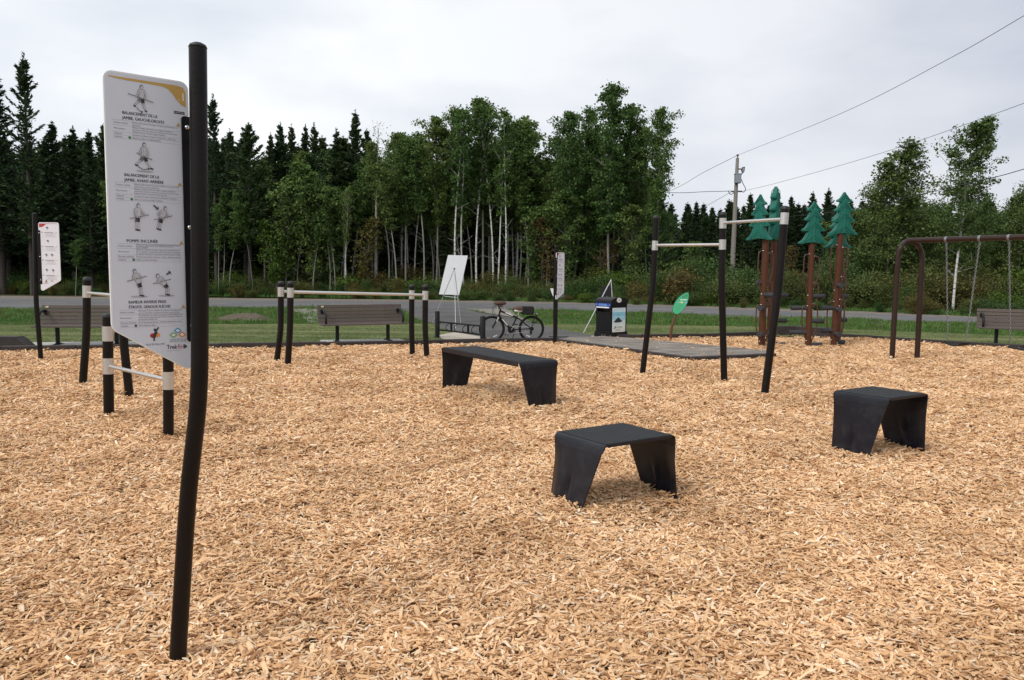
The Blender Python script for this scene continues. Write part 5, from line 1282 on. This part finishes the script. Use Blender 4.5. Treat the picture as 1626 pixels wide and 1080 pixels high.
# skyline trees one can tell apart, left to right
for px, ty, D, v, w, lab in (
    (-34, 150, 52, 4, 1.1, 'dark conifer at the far left edge, mostly outside the picture'),
    (6, 118, 51, 1, 1.15, 'dark conifer with pointed top at the left edge of the wood'),
    (53, 88, 51, 3, 1.05, 'tallest open-branched conifer on the left, standing clear of the skyline'),
    (92, 196, 52, 1, 1.2, 'conifer just right of the tallest one on the left'),
    (119, 203, 54, 2, 1.1, 'slim dark spruce between the tallest left conifer and the big sign'),
    (148, 208, 51, 0, 1.1, 'dark spruce touching the left side of the big sign'),
    (178, 200, 53, 4, 1.1, 'spruce hidden behind the top of the big sign, left one'), (215, 215, 51, 0, 1.1, 'spruce hidden behind the middle of the big sign'), (258, 205, 52, 1, 1.1, 'spruce hidden behind the right half of the big sign'), (296, 190, 54, 2, 1.1, 'spruce hidden behind the big kinked post'),
    (345, 153, 51, 3, 1.0, 'tall ragged conifer immediately right of the big kinked post'),
    (398, 198, 50, 4, 1.15, 'rounded dark pine with bare grey trunk right of the ragged conifer'),
    (372, 208, 56, 0, 1.0, 'dark spruce between the ragged conifer and the rounded pine'), (432, 213, 55, 2, .9, 'thin spruce right of the rounded pine'),
    (450, 196, 57, 1, .9, 'first of two slender spruces with needle-like tops above the parallel bars'), (466, 200, 56, 0, .85, 'low spruce tucked between the two slender ones'), (485, 200, 57, 2, .85, 'second slender spruce above the parallel bars'),
    (502, 198, 55, 3, .9, 'knobbly-topped spruce left of the broad dark spruce group'), (538, 207, 54, 1, 1.0, 'spruce left of the pointed spruce at the start of the aspens'), (565, 178, 53, 0, .95, 'pointed spruce rising highest where conifers give way to aspens'), (582, 207, 55, 4, .9, 'short spruce beside the leafless grey tree')):
    tree_at(px, ty, D, CON[v], 'spruce_tree', lab, 'tree', gS, w)
tree_at(598, 190, 50, bare, 'bare_tree', 'leafless thin grey tree reaching above the crowns left of the aspens', 'tree')
for px, ty, D, v, w, lab in ((352, 300, 49.5, 1, .8, 'thin crooked pale-stemmed tree beside the big kinked post'), (400, 310, 49.3, 3, .8, 'thin crooked pale-stemmed tree in front of the rounded pine'), (500, 318, 49.2, 3, .8, 'thin pale-stemmed tree in front of the slender spruces'), (525, 285, 49.3, 1, .8, 'forked pale-stemmed tree above the middle bench'), (548, 300, 49.4, 4, .7, 'white-stemmed small tree above the middle bench')):
    tree_at(px, ty, D, ASP[v], 'aspen_tree', lab, 'tree', 'thin pale-stemmed trees before the left wood', w)
for px, ty, D, v, w, lab in (
    (618, 226, 50, 1, 1.0, 'low round aspen directly right of the leafless tree'), (643, 218, 51, 0, 1.0, 'aspen with pale trunk left of the white display board'), (668, 216, 50, 3, 1.0, 'small aspen above the left end of the white display board'), (692, 190, 51, 2, .9, 'leafy aspen above the white display board'),
    (720, 176, 52, 5, .8, 'aspen stepping up towards the middle skyline'), (744, 165, 50, 4, 1.0, 'white-stemmed birch-like tree above the right of the display board'), (768, 160, 52, 0, 1.0, 'highest aspen of the middle clump, airy top'), (790, 166, 50, 4, .9, 'airy twin-stemmed tree right of the middle clump top'),
    (832, 190, 50, 1, 1.1, 'aspen standing apart with leaning pale trunks above the bicycle'), (853, 184, 51, 3, 1.1, 'narrow aspen right of the leaning pale trunks'), (876, 240, 50, 1, 1.0, 'low aspen filling the dip above the narrow sign'),
    (902, 182, 49, 2, .9, 'dense aspen left of the tallest broad one'), (930, 176, 50, 5, .8, 'broad dense aspen left of the tallest top'), (968, 140, 48, 5, .95, 'tallest broad aspen of the middle wood above the litter bin'), (993, 172, 49, 2, .95, 'aspen on the right shoulder of the tallest one'), (1010, 205, 50, 0, 1.0, 'aspen left of the lone outer one'),
    (1043, 176, 47, 2, .8, 'outermost aspen with open leafy boughs beside the utility wires')):
    tree_at(px, ty, D, ASP[v], 'aspen_tree', lab, 'tree', gA, w)
for px, ty, D, v, w, lab in (
    (1411, 230, 41, 3, 1.15, 'full round birch behind the left leg of the swing'), (1376, 292, 43, 2, .8, 'bushy birch left of the swing arch'), (1446, 302, 44, 2, .9, 'bushy tree filling the gap between the two tall birches'),
    (1514, 203, 34.5, 0, 1.0, 'white-trunked birch with airy top between the swing chains'), (1548, 292, 40, 1, .8, 'birch right of the white trunk'), (1484, 322, 40, 2, .8, 'low leafy tree left of the white trunk'),
    (1618, 292, 40, 2, .9, 'leafy tree at the right edge above the bench'), (1665, 300, 38, 0, 1.1, 'birch just beyond the right edge'), (1585, 318, 42, 1, .9, 'low tree left of the right-edge one'), (1760, 280, 40, 1, 1.1, 'birch outside the right edge of the picture')):
    t = tree_at(px, ty, D, BIR[v], 'birch_tree', lab, 'tree', 'birches of the right wood', w)
    if 'white-trunked' in lab: t.rotation_euler.z = 2.6
for px, ty, D, v, lab in ((1103, 321, 68, 2, 'spruce left of the utility pole, pointed top'), (1085, 336, 70, 0, 'short spruce nearest the aspens on the right'), (1126, 342, 66, 5, 'low spruce next to the pole'), (1150, 318, 72, 2, 'spruce touching the utility pole on its left'), (1168, 330, 75, 1, 'spruce directly behind the utility pole'), (1188, 308, 70, 0, 'broad spruce right of the utility pole'), (1206, 318, 74, 2, 'spruce behind the left green fir tops'),
    (1252, 312, 70, 0, 'spruce seen between the green fir tops and the pull-up post'), (1268, 328, 72, 2, 'thin spruce left of the middle green fir top'), (1281, 306, 74, 2, 'spruce peak beside the middle green fir top'), (1309, 300, 68, 3, 'ragged spruce between the middle and right green fir tops'), (1345, 318, 70, 1, 'spruce behind the rightmost green fir top'), (1232, 325, 70, 1, 'spruce hidden by the left green fir tops')):
    tree_at(px, ty, D, CON[v], 'spruce_tree', lab, 'tree', 'far spruces behind the shrub bank', 1.25)
# broadleaves mixed into the left wood
for px, ty, D, v, lab in ((420, 255, 51, 0, 'leafy tree standing in front of the spruces right of the rounded pine'), (520, 262, 50.5, 3, 'leafy tree below the knobbly-topped spruce'), (556, 268, 50.5, 1, 'leafy pale-stemmed tree under the pointed spruce'), (478, 300, 50, 3, 'low leafy tree beneath the slender spruces'), (-30, 300, 50, 0, 'leafy tree at the far left edge'), (205, 290, 50, 1, 'leafy tree hidden behind the big sign'), (370, 330, 49.5, 3, 'low leafy tree between the ragged conifer and rounded pine'), (120, 380, 49.5, 3, 'low leafy tree above the left bench')):
    tree_at(px, ty, D, ASP[v], 'broadleaf_tree', lab, 'tree', 'broadleaf trees mixed into the left wood', 1.2)
# rows of trees behind them, filling the wood: nothing tells these apart
R2 = random.Random(5)
for D in (54, 57, 61, 66):
    x = -62 - (D - 54)
    while x < -8:
        px = 813 + x / D * 1275
        if not (-220 < px < 600): x += 2; continue
        tree_at(px + R2.uniform(-8, 8), R2.uniform(214, 258), D + R2.uniform(-1.2, 1.2), CON[R2.choice((0, 1, 3, 3, 3, 4, 4, 4, 5))], 'spruce_tree', 'dark conifer standing inside the crowded left wood', 'tree', 'inner conifers of the left wood', R2.uniform(1.3, 1.8))
        x += R2.uniform(1.6, 2.6)
for D in (53, 56, 60):
    x = -14.5
    while x < 12.5:
        px = 813 + x / D * 1275
        edge = 40 if px > 1000 else 0
        if px < 1040: tree_at(px, R2.uniform(205, 262) + edge, D + R2.uniform(-1, 1), ASP[R2.choice((0, 1, 2, 3, 4))], 'aspen_tree', 'pale-trunked aspen standing inside the crowded middle wood', 'tree', 'inner aspens of the middle wood', 1.0)
        x += R2.uniform(1.5, 2.6)
for i in range(34):      # conifers mixed in behind the aspens
    tree_at(R2.uniform(600, 1050), R2.uniform(240, 300), R2.uniform(58, 68), CON[R2.choice((0, 1, 5))], 'spruce_tree', 'dark conifer behind the aspens', 'tree', 'conifers behind the aspens', 1.3)
for i in range(26):      # right wood behind the birches
    px = R2.uniform(1340, 1800); tree_at(px, R2.uniform(318, 350) if px < 1470 else R2.uniform(325, 365), R2.uniform(44, 52), (BIR[:3] + YNG[:1])[R2.randrange(4)], 'birch_tree', 'leafy tree standing behind the right-hand birches', 'tree', 'inner trees of the right wood', 1.2)
# young broadleaf trees under the big ones
for px, ty, D, v, lab in ((455, 285, 49.5, 0, 'bright green young tree in front of the spruces above the parallel bars'), (498, 300, 49.5, 0, 'bright green young tree left of the first pale trunks'), (440, 350, 49, 1, 'yellow-green sapling low among the spruces'), (530, 300, 50, 0, 'young green tree beneath the pointed spruce'), (583, 345, 49.5, 2, 'orange-tinged sapling at the foot of the leafless tree'),
    (868, 345, 49, 2, 'orange-tinged sapling above the narrow sign'), (846, 330, 49.5, 0, 'young green tree left of the orange-tinged sapling'), (895, 310, 49, 0, 'young green tree above the narrow white sign'), (1000, 330, 48, 0, 'young green tree behind the left pull-up post'), (1052, 335, 48, 0, 'young tree at the foot of the outermost aspen'),
    (1095, 385, 47, 0, 'young tree in the shrub bank right of the leaf sign'), (1245, 390, 50, 2, 'yellowish sapling in the shrub bank behind the climbers'), (1360, 335, 44, 0, 'young green tree left of the round birch'), (935, 330, 50, 0, 'young tree under the broad dense aspen'), (960, 380, 48.5, 2, 'reddish sapling behind the litter bin'), (1330, 350, 46, 0, 'young tree right of the green fir tops')):
    tree_at(px, ty, D, YNG[v], 'young_tree', lab, 'tree', 'young trees along the wood edge', 1.0)
# understorey shrubs
MARKS = [(-120, 'the far left edge'), (20, 'the left edge sign post'), (75, 'the small left sign board'), (110, 'the left end of the left bench'), (137, 'the first bar post on the left'), (185, 'the left edge of the big sign'), (230, 'the middle of the big sign'), (280, 'the right edge of the big sign'), (330, 'the big kinked post'), (365, 'the ragged tall conifer'), (405, 'the rounded dark pine'), (446, 'the left pair of parallel bar posts'), (490, 'the slender spruces'), (520, 'the left end of the middle bench'), (575, 'the middle bench'), (602, 'the leafless grey tree'), (635, 'the right end of the middle bench'), (665, 'the right pair of parallel bar posts'), (715, 'the white display board'), (766, 'the right bike rack post'), (800, 'the bicycle handlebar'), (832, 'the bicycle saddle'), (862, 'the bicycle rear wheel'), (890, 'the narrow sign'), (925, 'the second easel'), (955, 'the litter bin blue strip'), (985, 'the litter bin poster'), (1035, 'the left pull-up post'), (1085, 'the leaf sign'), (1115, 'the lower pull-up bar'), (1147, 'the middle pull-up post'), (1180, 'the utility pole foot'), (1212, 'the left climbing pole'), (1240, 'the right pull-up post'), (1262, 'the left peg of the middle climber'), (1288, 'the middle climbing pole'), (1330, 'the right climbing pole'), (1375, 'the gap left of the swing arch'), (1420, 'the left swing leg'), (1460, 'the right swing leg'), (1505, 'the first swing chain'), (1545, 'the second swing chain'), (1604, 'the third swing chain'), (1700, 'the bench at the right edge')]
USED = {}
def shrub_label(px, row, v):
    if row > 2: return {4: 'yellow-green shrub in the hindmost row, under the trees', 5: 'orange-tinged shrub in the hindmost row, under the trees'}.get(v, 'green shrub in the hindmost row, under the trees beyond the road')
    col = ('low ', 'second-row ', 'third-row ')[row] + {4: 'yellow-green', 5: 'orange-tinged'}.get(v, 'green'); m = min(MARKS, key=lambda q: abs(q[0] - px)); side = 'left of' if px < m[0] - 6 else 'right of' if px > m[0] + 6 else 'in line with'
    l = '%s shrub just %s %s' % (col, side, m[1])
    if l in USED: l = '%s shrub a little further %s %s' % (col, side, m[1])
    USED[l] = 1; return l
def edgeD(px): return float(np.interp(px, [-200, 0, 340, 700, 980, 1200, 1380, 1600, 1800], [49.5, 49, 47, 44.5, 40.5, 37, 34, 29.5, 28]))
cnt = 0
for row, (dd, hs) in enumerate(((2.0, (.4, .85)), (3.4, (.6, 1.3)), (4.6, (.8, 1.7)), (7.5, (1.0, 2.0)))):
    px = -150
    while px < 1780:
        D = edgeD(px) + dd + R2.uniform(-.7, .7); k = 1.0
        if 1040 < px < 1440: k = 1.55 if row else 1.2
        if px >= 1440: k = 1.2
        if 1465 < px < 1545 and row < 2: k = .6
        h = R2.uniform(*hs) * k; v = R2.choices(range(6), (4, 4, 3, 4, 1.4, .5))[0]
        b = ray(px, 470); 
        plant('shrub', BSH[v], b.x / b.y * D, D, h, 'shrub', shrub_label(px, row, v), 'shrub', {4: 'yellow-green shrubs at the wood edge', 5: 'orange-tinged shrubs at the wood edge'}.get(v, gB), 1.1)
        cnt += 1; px += R2.uniform(20, 34) * (1 + .12 * row) * (45 / D)

# ------------------------------------------------------------------ scattered masses as instances on points
def library(name, meshes):
    c = bpy.data.collections.new(name)
    for i, me in enumerate(meshes):
        o = bpy.data.objects.new('%s_%02d' % (name, i), me); c.objects.link(o)
    return c
def scatter(name, pts, rots, scls, coll, kind='stuff'):
    n = len(pts); me = bpy.data.meshes.new(name); me.vertices.add(n); me.vertices.foreach_set('co', np.asarray(pts, np.float32).ravel())
    a = me.attributes.new('rot', 'FLOAT_VECTOR', 'POINT'); a.data.foreach_set('vector', np.asarray(rots, np.float32).ravel())
    a = me.attributes.new('scl', 'FLOAT_VECTOR', 'POINT'); a.data.foreach_set('vector', np.asarray(scls, np.float32).ravel())
    a = me.attributes.new('pick', 'INT', 'POINT'); a.data.foreach_set('value', rng.integers(0, len(coll.objects), n).astype(np.int32))
    o = bpy.data.objects.new(name, me); S.collection.objects.link(o); o['kind'] = kind
    ng = bpy.data.node_groups.new(name, 'GeometryNodeTree'); ng.interface.new_socket('Geometry', in_out='INPUT', socket_type='NodeSocketGeometry'); ng.interface.new_socket('Geometry', in_out='OUTPUT', socket_type='NodeSocketGeometry')
    N = ng.nodes; L = ng.links; gi = N.new('NodeGroupInput'); go = N.new('NodeGroupOutput'); iop = N.new('GeometryNodeInstanceOnPoints'); ci = N.new('GeometryNodeCollectionInfo')
    ci.inputs['Collection'].default_value = coll; ci.inputs['Separate Children'].default_value = True; ci.inputs['Reset Children'].default_value = True
    def at(nm, ty):
        x = N.new('GeometryNodeInputNamedAttribute'); x.data_type = ty; x.inputs['Name'].default_value = nm; return x.outputs[0]
    L.new(gi.outputs[0], iop.inputs['Points']); L.new(ci.outputs[0], iop.inputs['Instance']); iop.inputs['Pick Instance'].default_value = True
    L.new(at('pick', 'INT'), iop.inputs['Instance Index']); 
    e2r = N.new('FunctionNodeEulerToRotation'); L.new(at('rot', 'FLOAT_VECTOR'), e2r.inputs[0]); L.new(e2r.outputs[0], iop.inputs['Rotation'])
    L.new(at('scl', 'FLOAT_VECTOR'), iop.inputs['Scale']); L.new(iop.outputs[0], go.inputs[0])
    md = o.modifiers.new('scatter', 'NODES'); md.node_group = ng; return o

# far wood: one mass behind the trees
def joined(V):
    bm = bmesh.new(); bm.from_mesh(V['crown']); k = len(bm.faces); bm.from_mesh(V['trunk'])
    for i, f in enumerate(bm.faces):
        if i >= k: f.material_index = 1
    me = bpy.data.meshes.new('far_tree'); bm.to_mesh(me); bm.free(); me.materials.append(SPRUCE); me.materials.append(BARKD); return me
farc = library('far_tree_kinds', [joined(CON[i]) for i in (0, 2, 5)])
pts = []; scl = []
for i in range(1500):
    D = rng.uniform(70, 100); x = rng.uniform(-.95, .85) * D; px = 813 + 1275 * x / D
    ty = 285 + 20 * rng.random() if px < 1010 else 338 + 26 * rng.random()
    h = 1.7 + (432 - ty) / 1275 * D; pts.append((x, D, -.03)); s = h / 12; scl.append((s * 1.5, s * 1.5, s))
o = scatter('far_wood', pts, [(0, 0, a) for a in rng.uniform(0, 6.28, len(pts))], scl, farc); tag(o, 'dense dark mass of conifers filling the wood behind', None)

# ---- wood chips
CHIPM = bpy.data.materials.new('wood_chip'); t_, b_ = nodes(CHIPM); b_.inputs['Roughness'].default_value = .8; b_.inputs['Specular IOR Level'].default_value = .2
ge = t_.nodes.new('ShaderNodeNewGeometry'); oi = t_.nodes.new('ShaderNodeObjectInfo'); ad = t_.nodes.new('ShaderNodeMath'); ad.operation = 'ADD'; frn = t_.nodes.new('ShaderNodeMath'); frn.operation = 'FRACT'
t_.links.new(ge.outputs['Random Per Island'], ad.inputs[0]); t_.links.new(oi.outputs['Random'], ad.inputs[1]); t_.links.new(ad.outputs[0], frn.inputs[0])
r_ = t_.nodes.new('ShaderNodeValToRGB'); cr_ = r_.color_ramp
CH = [(0.0, (0.26, 0.12, 0.055)), (0.07, (0.52, 0.285, 0.135)), (0.22, (0.73, 0.455, 0.24)), (0.5, (0.84, 0.57, 0.325)), (0.70, (0.91, 0.665, 0.42)), (0.84, (0.70, 0.43, 0.225)), (0.95, (0.96, 0.83, 0.64)), (1.0, (0.62, 0.46, 0.31))]
while len(cr_.elements) < len(CH): cr_.elements.new(.5)
for e, (p, c) in zip(cr_.elements, CH): e.position = p; e.color = (*c, 1)
t_.links.new(frn.outputs[0], r_.inputs[0])
tcx = t_.nodes.new('ShaderNodeTexCoord'); nz = t_.nodes.new('ShaderNodeTexNoise'); nz.inputs['Scale'].default_value = 60; nz.inputs['Detail'].default_value = 3; t_.links.new(tcx.outputs['Object'], nz.inputs[0])
mrr = t_.nodes.new('ShaderNodeMapRange'); mrr.inputs['To Min'].default_value = .78; mrr.inputs['To Max'].default_value = 1.2; t_.links.new(nz.outputs[0], mrr.inputs['Value'])
nl = t_.nodes.new('ShaderNodeTexNoise'); nl.inputs['Scale'].default_value = 1.1; nl.inputs['Detail'].default_value = 5; t_.links.new(oi.outputs['Location'], nl.inputs[0])   # damper and drier patches
ml = t_.nodes.new('ShaderNodeMapRange'); ml.inputs['From Min'].default_value = .35; ml.inputs['From Max'].default_value = .62; ml.inputs['To Min'].default_value = 0.0; ml.inputs['To Max'].default_value = 1.0; t_.links.new(nl.outputs[0], ml.inputs['Value'])
mw = t_.nodes.new('ShaderNodeMixRGB'); mw.blend_type = 'MULTIPLY'; mw.inputs[0].default_value = 1.0; mm = t_.nodes.new('ShaderNodeMixRGB'); mm.inputs[1].default_value = (.80, .74, .68, 1); mm.inputs[2].default_value = (1.04, 1.03, 1.02, 1); t_.links.new(ml.outputs[0], mm.inputs[0])
t_.links.new(r_.outputs[0], mw.inputs[1]); t_.links.new(mm.outputs[0], mw.inputs[2])
sc_ = t_.nodes.new('ShaderNodeVectorMath'); sc_.operation = 'SCALE'; t_.links.new(mw.outputs[0], sc_.inputs[0]); t_.links.new(mrr.outputs[0], sc_.inputs['Scale']); t_.links.new(sc_.outputs[0], b_.inputs['Base Color'])

def chip_cluster(seed, n=8, rad=.058, big=1.18):
    g = Gen(seed); mb = MB()
    for k in range(n):
        L = g.choice([g.uniform(.016, .030), g.uniform(.028, .048), g.uniform(.045, .075)], p=[.36, .46, .18]) * big; W = min(L * .6, g.uniform(.005, .013) * big) * (1.5 if g.random() < .15 else 1); T = g.uniform(.0015, .004) * big
        c = Vector((g.normal() * rad * .6, g.normal() * rad * .6, abs(g.normal()) * .007 + .003))
        M_ = Matrix.Rotation(g.uniform(0, 6.28), 4, 'Z') @ Matrix.Rotation(g.normal() * .22, 4, 'Y') @ Matrix.Rotation(g.normal() * .34, 4, 'X')
        e0, e1 = g.uniform(.35, 1), g.uniform(.35, 1); bow = g.normal() * .06 * L; sk = g.normal() * .15 * W
        sec = []
        for x, w in ((-L / 2, W * e0), (0.0, W), (L / 2, W * e1)):
            z = bow * (1 - abs(x) / (L / 2)); s_ = sk if x > 0 else 0
            sec += [(x + g.normal() * .05 * L * (x != 0), -w / 2 + s_, z), (x, w / 2 + s_, z), (x, w / 2 + s_, z + T), (x, -w / 2 + s_, z + T)]
        fs = []
        for i in (0, 4): fs += [[i + 3, i + 2, i + 6, i + 7], [i + 0, i + 4, i + 5, i + 1], [i + 0, i + 3, i + 7, i + 4], [i + 1, i + 5, i + 6, i + 2]]
        fs += [[0, 1, 2, 3], [8, 11, 10, 9]]
        mb.add([M_ @ Vector(v) + c for v in sec], fs, CHIPM)
    return mb.mesh('chips')
chipc = library('chip_kinds', [chip_cluster(100 + i) for i in range(30)])
NC = 620000; X_ = rng.uniform(-17.5, 17.5, NC); Y_ = rng.uniform(.6, 21, NC)
dens = np.where(Y_ < 5, 1., (5 / np.maximum(Y_, .1)) ** 1.05) * (.95)
keep = (rng.random(NC) < dens) & (np.abs(X_) < .80 * Y_ + 1.6) & in_poly(X_, Y_, chip_poly)
X_, Y_ = X_[keep], Y_[keep]; n = len(X_)
Zc = gh(X_, Y_) - .016 + rng.uniform(-.004, .006, n)
sc = (np.maximum(1, Y_ / 5.5) ** .42) * rng.uniform(.8, 1.2, n)
rot = np.stack([rng.normal(size=n) * .16, rng.normal(size=n) * .16, rng.uniform(0, 6.28, n)], 1)
o = scatter('wood_chips', np.stack([X_, Y_, Zc], 1), rot, np.stack([sc, sc, sc], 1), chipc); tag(o, 'loose pale wood chips covering the playground floor')
print('chip clusters', n)
# loose single chips kicked onto the deck, the edging and the path
def near_line(pts, n, w, z):
    r = []
    for _ in range(n):
        i = rng.integers(0, len(pts) - 1); a, b = pts[i], pts[i + 1]; t = rng.random(); p = a + (b - a) * t; r.append((p.x + rng.normal() * w, p.y + abs(rng.normal()) * w, z))
    return r
sp_ = near_line([p + Vector((0, .1, 0)) for p in bordA[2:]], 900, .22, .0) + near_line(bordB, 500, .25, .0)
for _ in range(1400):
    x, y = rng.uniform(0, 8), rng.uniform(13, 21)
    if in_poly(np.array([x]), np.array([y]), [(p.x, p.y) for p in plat_front + plat_back])[0] and rng.random() < .25: sp_.append((x, y, .082))
o = scatter('stray_chips', sp_, [(0, 0, a) for a in rng.uniform(0, 6.28, len(sp_))], [(1, 1, 1)] * len(sp_), library('stray_chip_kinds', [chip_cluster(300 + i, 2, .1, 1.2) for i in range(8)])); tag(o, 'stray wood chips spilled on the deck, the edging and the lawn')
# bed under them, a grid that follows the same relief
xs = np.arange(-20, 20.01, .16); ys = np.arange(-3, 22.01, .16); XX, YY = np.meshgrid(xs, ys); ZZ = gh(XX, YY) - .03; idx = np.arange(XX.size).reshape(XX.shape)
cx_, cy_ = (XX[:-1, :-1] + .08), (YY[:-1, :-1] + .08); ins = in_poly(cx_.ravel(), cy_.ravel(), chip_poly).reshape(cx_.shape)
a_ = idx[:-1, :-1][ins]; f = np.stack([a_, a_ + 1, a_ + 1 + XX.shape[1], a_ + XX.shape[1]], 1)
me = bpy.data.meshes.new('chip_bed'); me.from_pydata(np.stack([XX.ravel(), YY.ravel(), ZZ.ravel()], 1).tolist(), [], f.tolist()); me.materials.append(BEDM); me.polygons.foreach_set('use_smooth', [True] * len(f))
o = bpy.data.objects.new('chip_ground', me); S.collection.objects.link(o); o['kind'] = 'structure'
mbx = MB(); mbx.add([(p[0], p[1], -.060) for p in chip_poly], [list(range(len(chip_poly)))], BEDM); mbx.build('chip_base')['kind'] = 'structure'

# ---- grass
BLADE = leaf_mat('grass_blades', [(0.07, 0.165, 0.030), (0.09, 0.19, 0.038), (0.13, 0.18, 0.05)], .5, .25)
STRAW = leaf_mat('weed_stems', [(0.14, 0.11, 0.055), (0.10, 0.10, 0.04)], .4, .2)
def tuft(seed, n, h, r, w, m):
    g = Gen(seed); mb = MB()
    for k in range(n):
        a = g.uniform(0, 6.28); x, y = g.normal(size=2) * r * .5; H_ = h * g.uniform(.5, 1.2); l = g.uniform(.1, .6) * H_; wx, wy = -math.sin(a) * w / 2, math.cos(a) * w / 2; dx, dy = math.cos(a) * l, math.sin(a) * l
        mb.add([(x - wx, y - wy, 0), (x + wx, y + wy, 0), (x + dx * .4 + wx * .8, y + dy * .4 + wy * .8, H_ * .6), (x + dx * .4 - wx * .8, y + dy * .4 - wy * .8, H_ * .6), (x + dx, y + dy, H_)], [[0, 1, 2, 3], [3, 2, 4]], m)
    return mb.mesh('tuft')
LBLADE = leaf_mat('lawn_blades', [(0.14, 0.20, 0.065), (0.17, 0.21, 0.08), (0.20, 0.22, 0.10)], .4, .2)
def add_mow_lines(m):
    t = m.node_tree; b = t.nodes['Principled BSDF']; src = b.inputs['Base Color'].links[0].from_socket; oi = next(n for n in t.nodes if n.type == 'OBJECT_INFO')
    mp = t.nodes.new('ShaderNodeMapping'); mp.inputs['Scale'].default_value = (.06, 1.5, 1); mp.inputs['Rotation'].default_value = (0, 0, .05); n = t.nodes.new('ShaderNodeTexNoise'); n.inputs['Scale'].default_value = 1.0; n.inputs['Detail'].default_value = 2
    t.links.new(oi.outputs['Location'], mp.inputs[0]); t.links.new(mp.outputs[0], n.inputs[0]); mr = t.nodes.new('ShaderNodeMapRange'); mr.inputs['From Min'].default_value = .47; mr.inputs['From Max'].default_value = .64; t.links.new(n.outputs[0], mr.inputs['Value'])
    mx = t.nodes.new('ShaderNodeMixRGB'); t.links.new(mr.outputs[0], mx.inputs[0]); t.links.new(src, mx.inputs[1]); mx.inputs[2].default_value = (.34, .34, .17, 1)
    for l in list(t.links):
        if l.from_socket == src and l.to_node != mx: to = l.to_socket; t.links.remove(l); t.links.new(mx.outputs[0], to)
add_mow_lines(LBLADE)
lawnc = library('lawn_tuft_kinds', [tuft(200 + i, 26, .028, .16, .008, LBLADE) for i in range(6)])
vergec = library('verge_tuft_kinds', [tuft(220 + i, 24, .10, .20, .014, BLADE) for i in range(6)] + [tuft(230, 10, .16, .18, .010, STRAW), tuft(231, 14, .15, .2, .016, BLADE)])
lf = [(p.x, p.y) for p in lawn_far]; ne = [(p.x, p.y) for p in near_e]; chip_w = [(-40, 5)] + [(p.x, p.y) for p in bordA] + [(p.x, p.y) for p in bordB] + [(40, 5)]
NL = 60000; X_ = rng.uniform(-26, 26, NL); Y_ = rng.uniform(13, 27, NL)
lawnpoly = [(p[0], p[1]) for p in lf] + [(30, 5), (-30, 5)]
path_p = [(p.x, p.y) for p in pathp]
grav = [tuple(G(x, y).xy) for x, y in ((455, 489), (512, 490), (520, 500), (508, 513), (492, 512), (478, 501))]
grav2 = [tuple(G(x, y).xy) for x, y in ((739, 490.2), (800, 491), (812, 493), (820, 500), (846, 512), (812, 503.5), (762, 495.5))]
pads = [[tuple(G(x, y).xy) for x, y in q] for q in (((505, 541.5), (532, 549), (660, 546), (634, 539.5)), ((40, 545.5), (60, 554), (235, 551), (220, 543.5)), ((690, 534), (722, 528), (812, 544), (790, 549), (735, 547)), ((1545, 545), (1545, 551), (1660, 556), (1660, 549)))]
chip_full = chip_poly
k_ = in_poly(X_, Y_, lawnpoly) & ~in_poly(X_, Y_, chip_full) & ~in_poly(X_, Y_, path_p) & ~in_poly(X_, Y_, [(p.x, p.y) for p in plat_front + plat_back])
for q in pads: k_ &= ~in_poly(X_, Y_, q)
X_, Y_ = X_[k_], Y_[k_]; n = len(X_); z_ = np.full(n, -.012); s_ = rng.uniform(.7, 1.2, n)
o = scatter('mown_grass', np.stack([X_, Y_, z_], 1), np.stack([z_ * 0, z_ * 0, rng.uniform(0, 6.28, n)], 1), np.stack([s_, s_, s_], 1), lawnc); tag(o, 'short mown grass of the lawn strip')
NL = 52000; X_ = rng.uniform(-36, 26, NL); Y_ = rng.uniform(17, 37, NL)
vp = [(p[0], p[1]) for p in lf] + ne[::-1]
k_ = in_poly(X_, Y_, vp) & ~in_poly(X_, Y_, path_p) & ~in_poly(X_, Y_, grav2) & (~in_poly(X_, Y_, grav) | (rng.random(NL) < .3)); mc = G(388, 508); k_ &= ((X_ - mc.x) ** 2 + (Y_ - mc.y) ** 2 > .8) | (rng.random(NL) < .15)
X_, Y_ = X_[k_], Y_[k_]; n = len(X_); z_ = np.full(n, -.02); s_ = rng.uniform(.6, 1.3, n) * (.75 + .45 * np.sin(X_ * .9) * np.sin(Y_ * 1.3 + X_ * .3)); s_ = np.maximum(.35, s_)
o = scatter('rough_grass', np.stack([X_, Y_, z_], 1), np.stack([z_ * 0, z_ * 0, rng.uniform(0, 6.28, n)], 1), np.stack([s_, s_, s_], 1), vergec); tag(o, 'rough longer grass and weeds between the lawn and the road')
# weeds on the far road shoulder
NL = 9000; tpar = rng.uniform(0, 1, NL); pxs = -250 + tpar * 2100; dd = rng.uniform(2.3, 4.2, NL) ** 1.0
Ys = np.interp(pxs, [-250, 0, 340, 700, 980, 1200, 1380, 1600, 1850], [50, 48.3, 45.6, 42.9, 39.3, 35.5, 32.5, 28, 24]) + 1.2 + dd; Xs = (pxs - 813) / 1275 * Ys; z_ = np.full(NL, -.03); s_ = rng.uniform(.7, 1.9, NL)
o = scatter('roadside_weeds', np.stack([Xs, Ys, z_], 1), np.stack([z_ * 0, z_ * 0, rng.uniform(0, 6.28, NL)], 1), np.stack([s_, s_, s_], 1), vergec); tag(o, 'weeds and tall grass along the far side of the road')
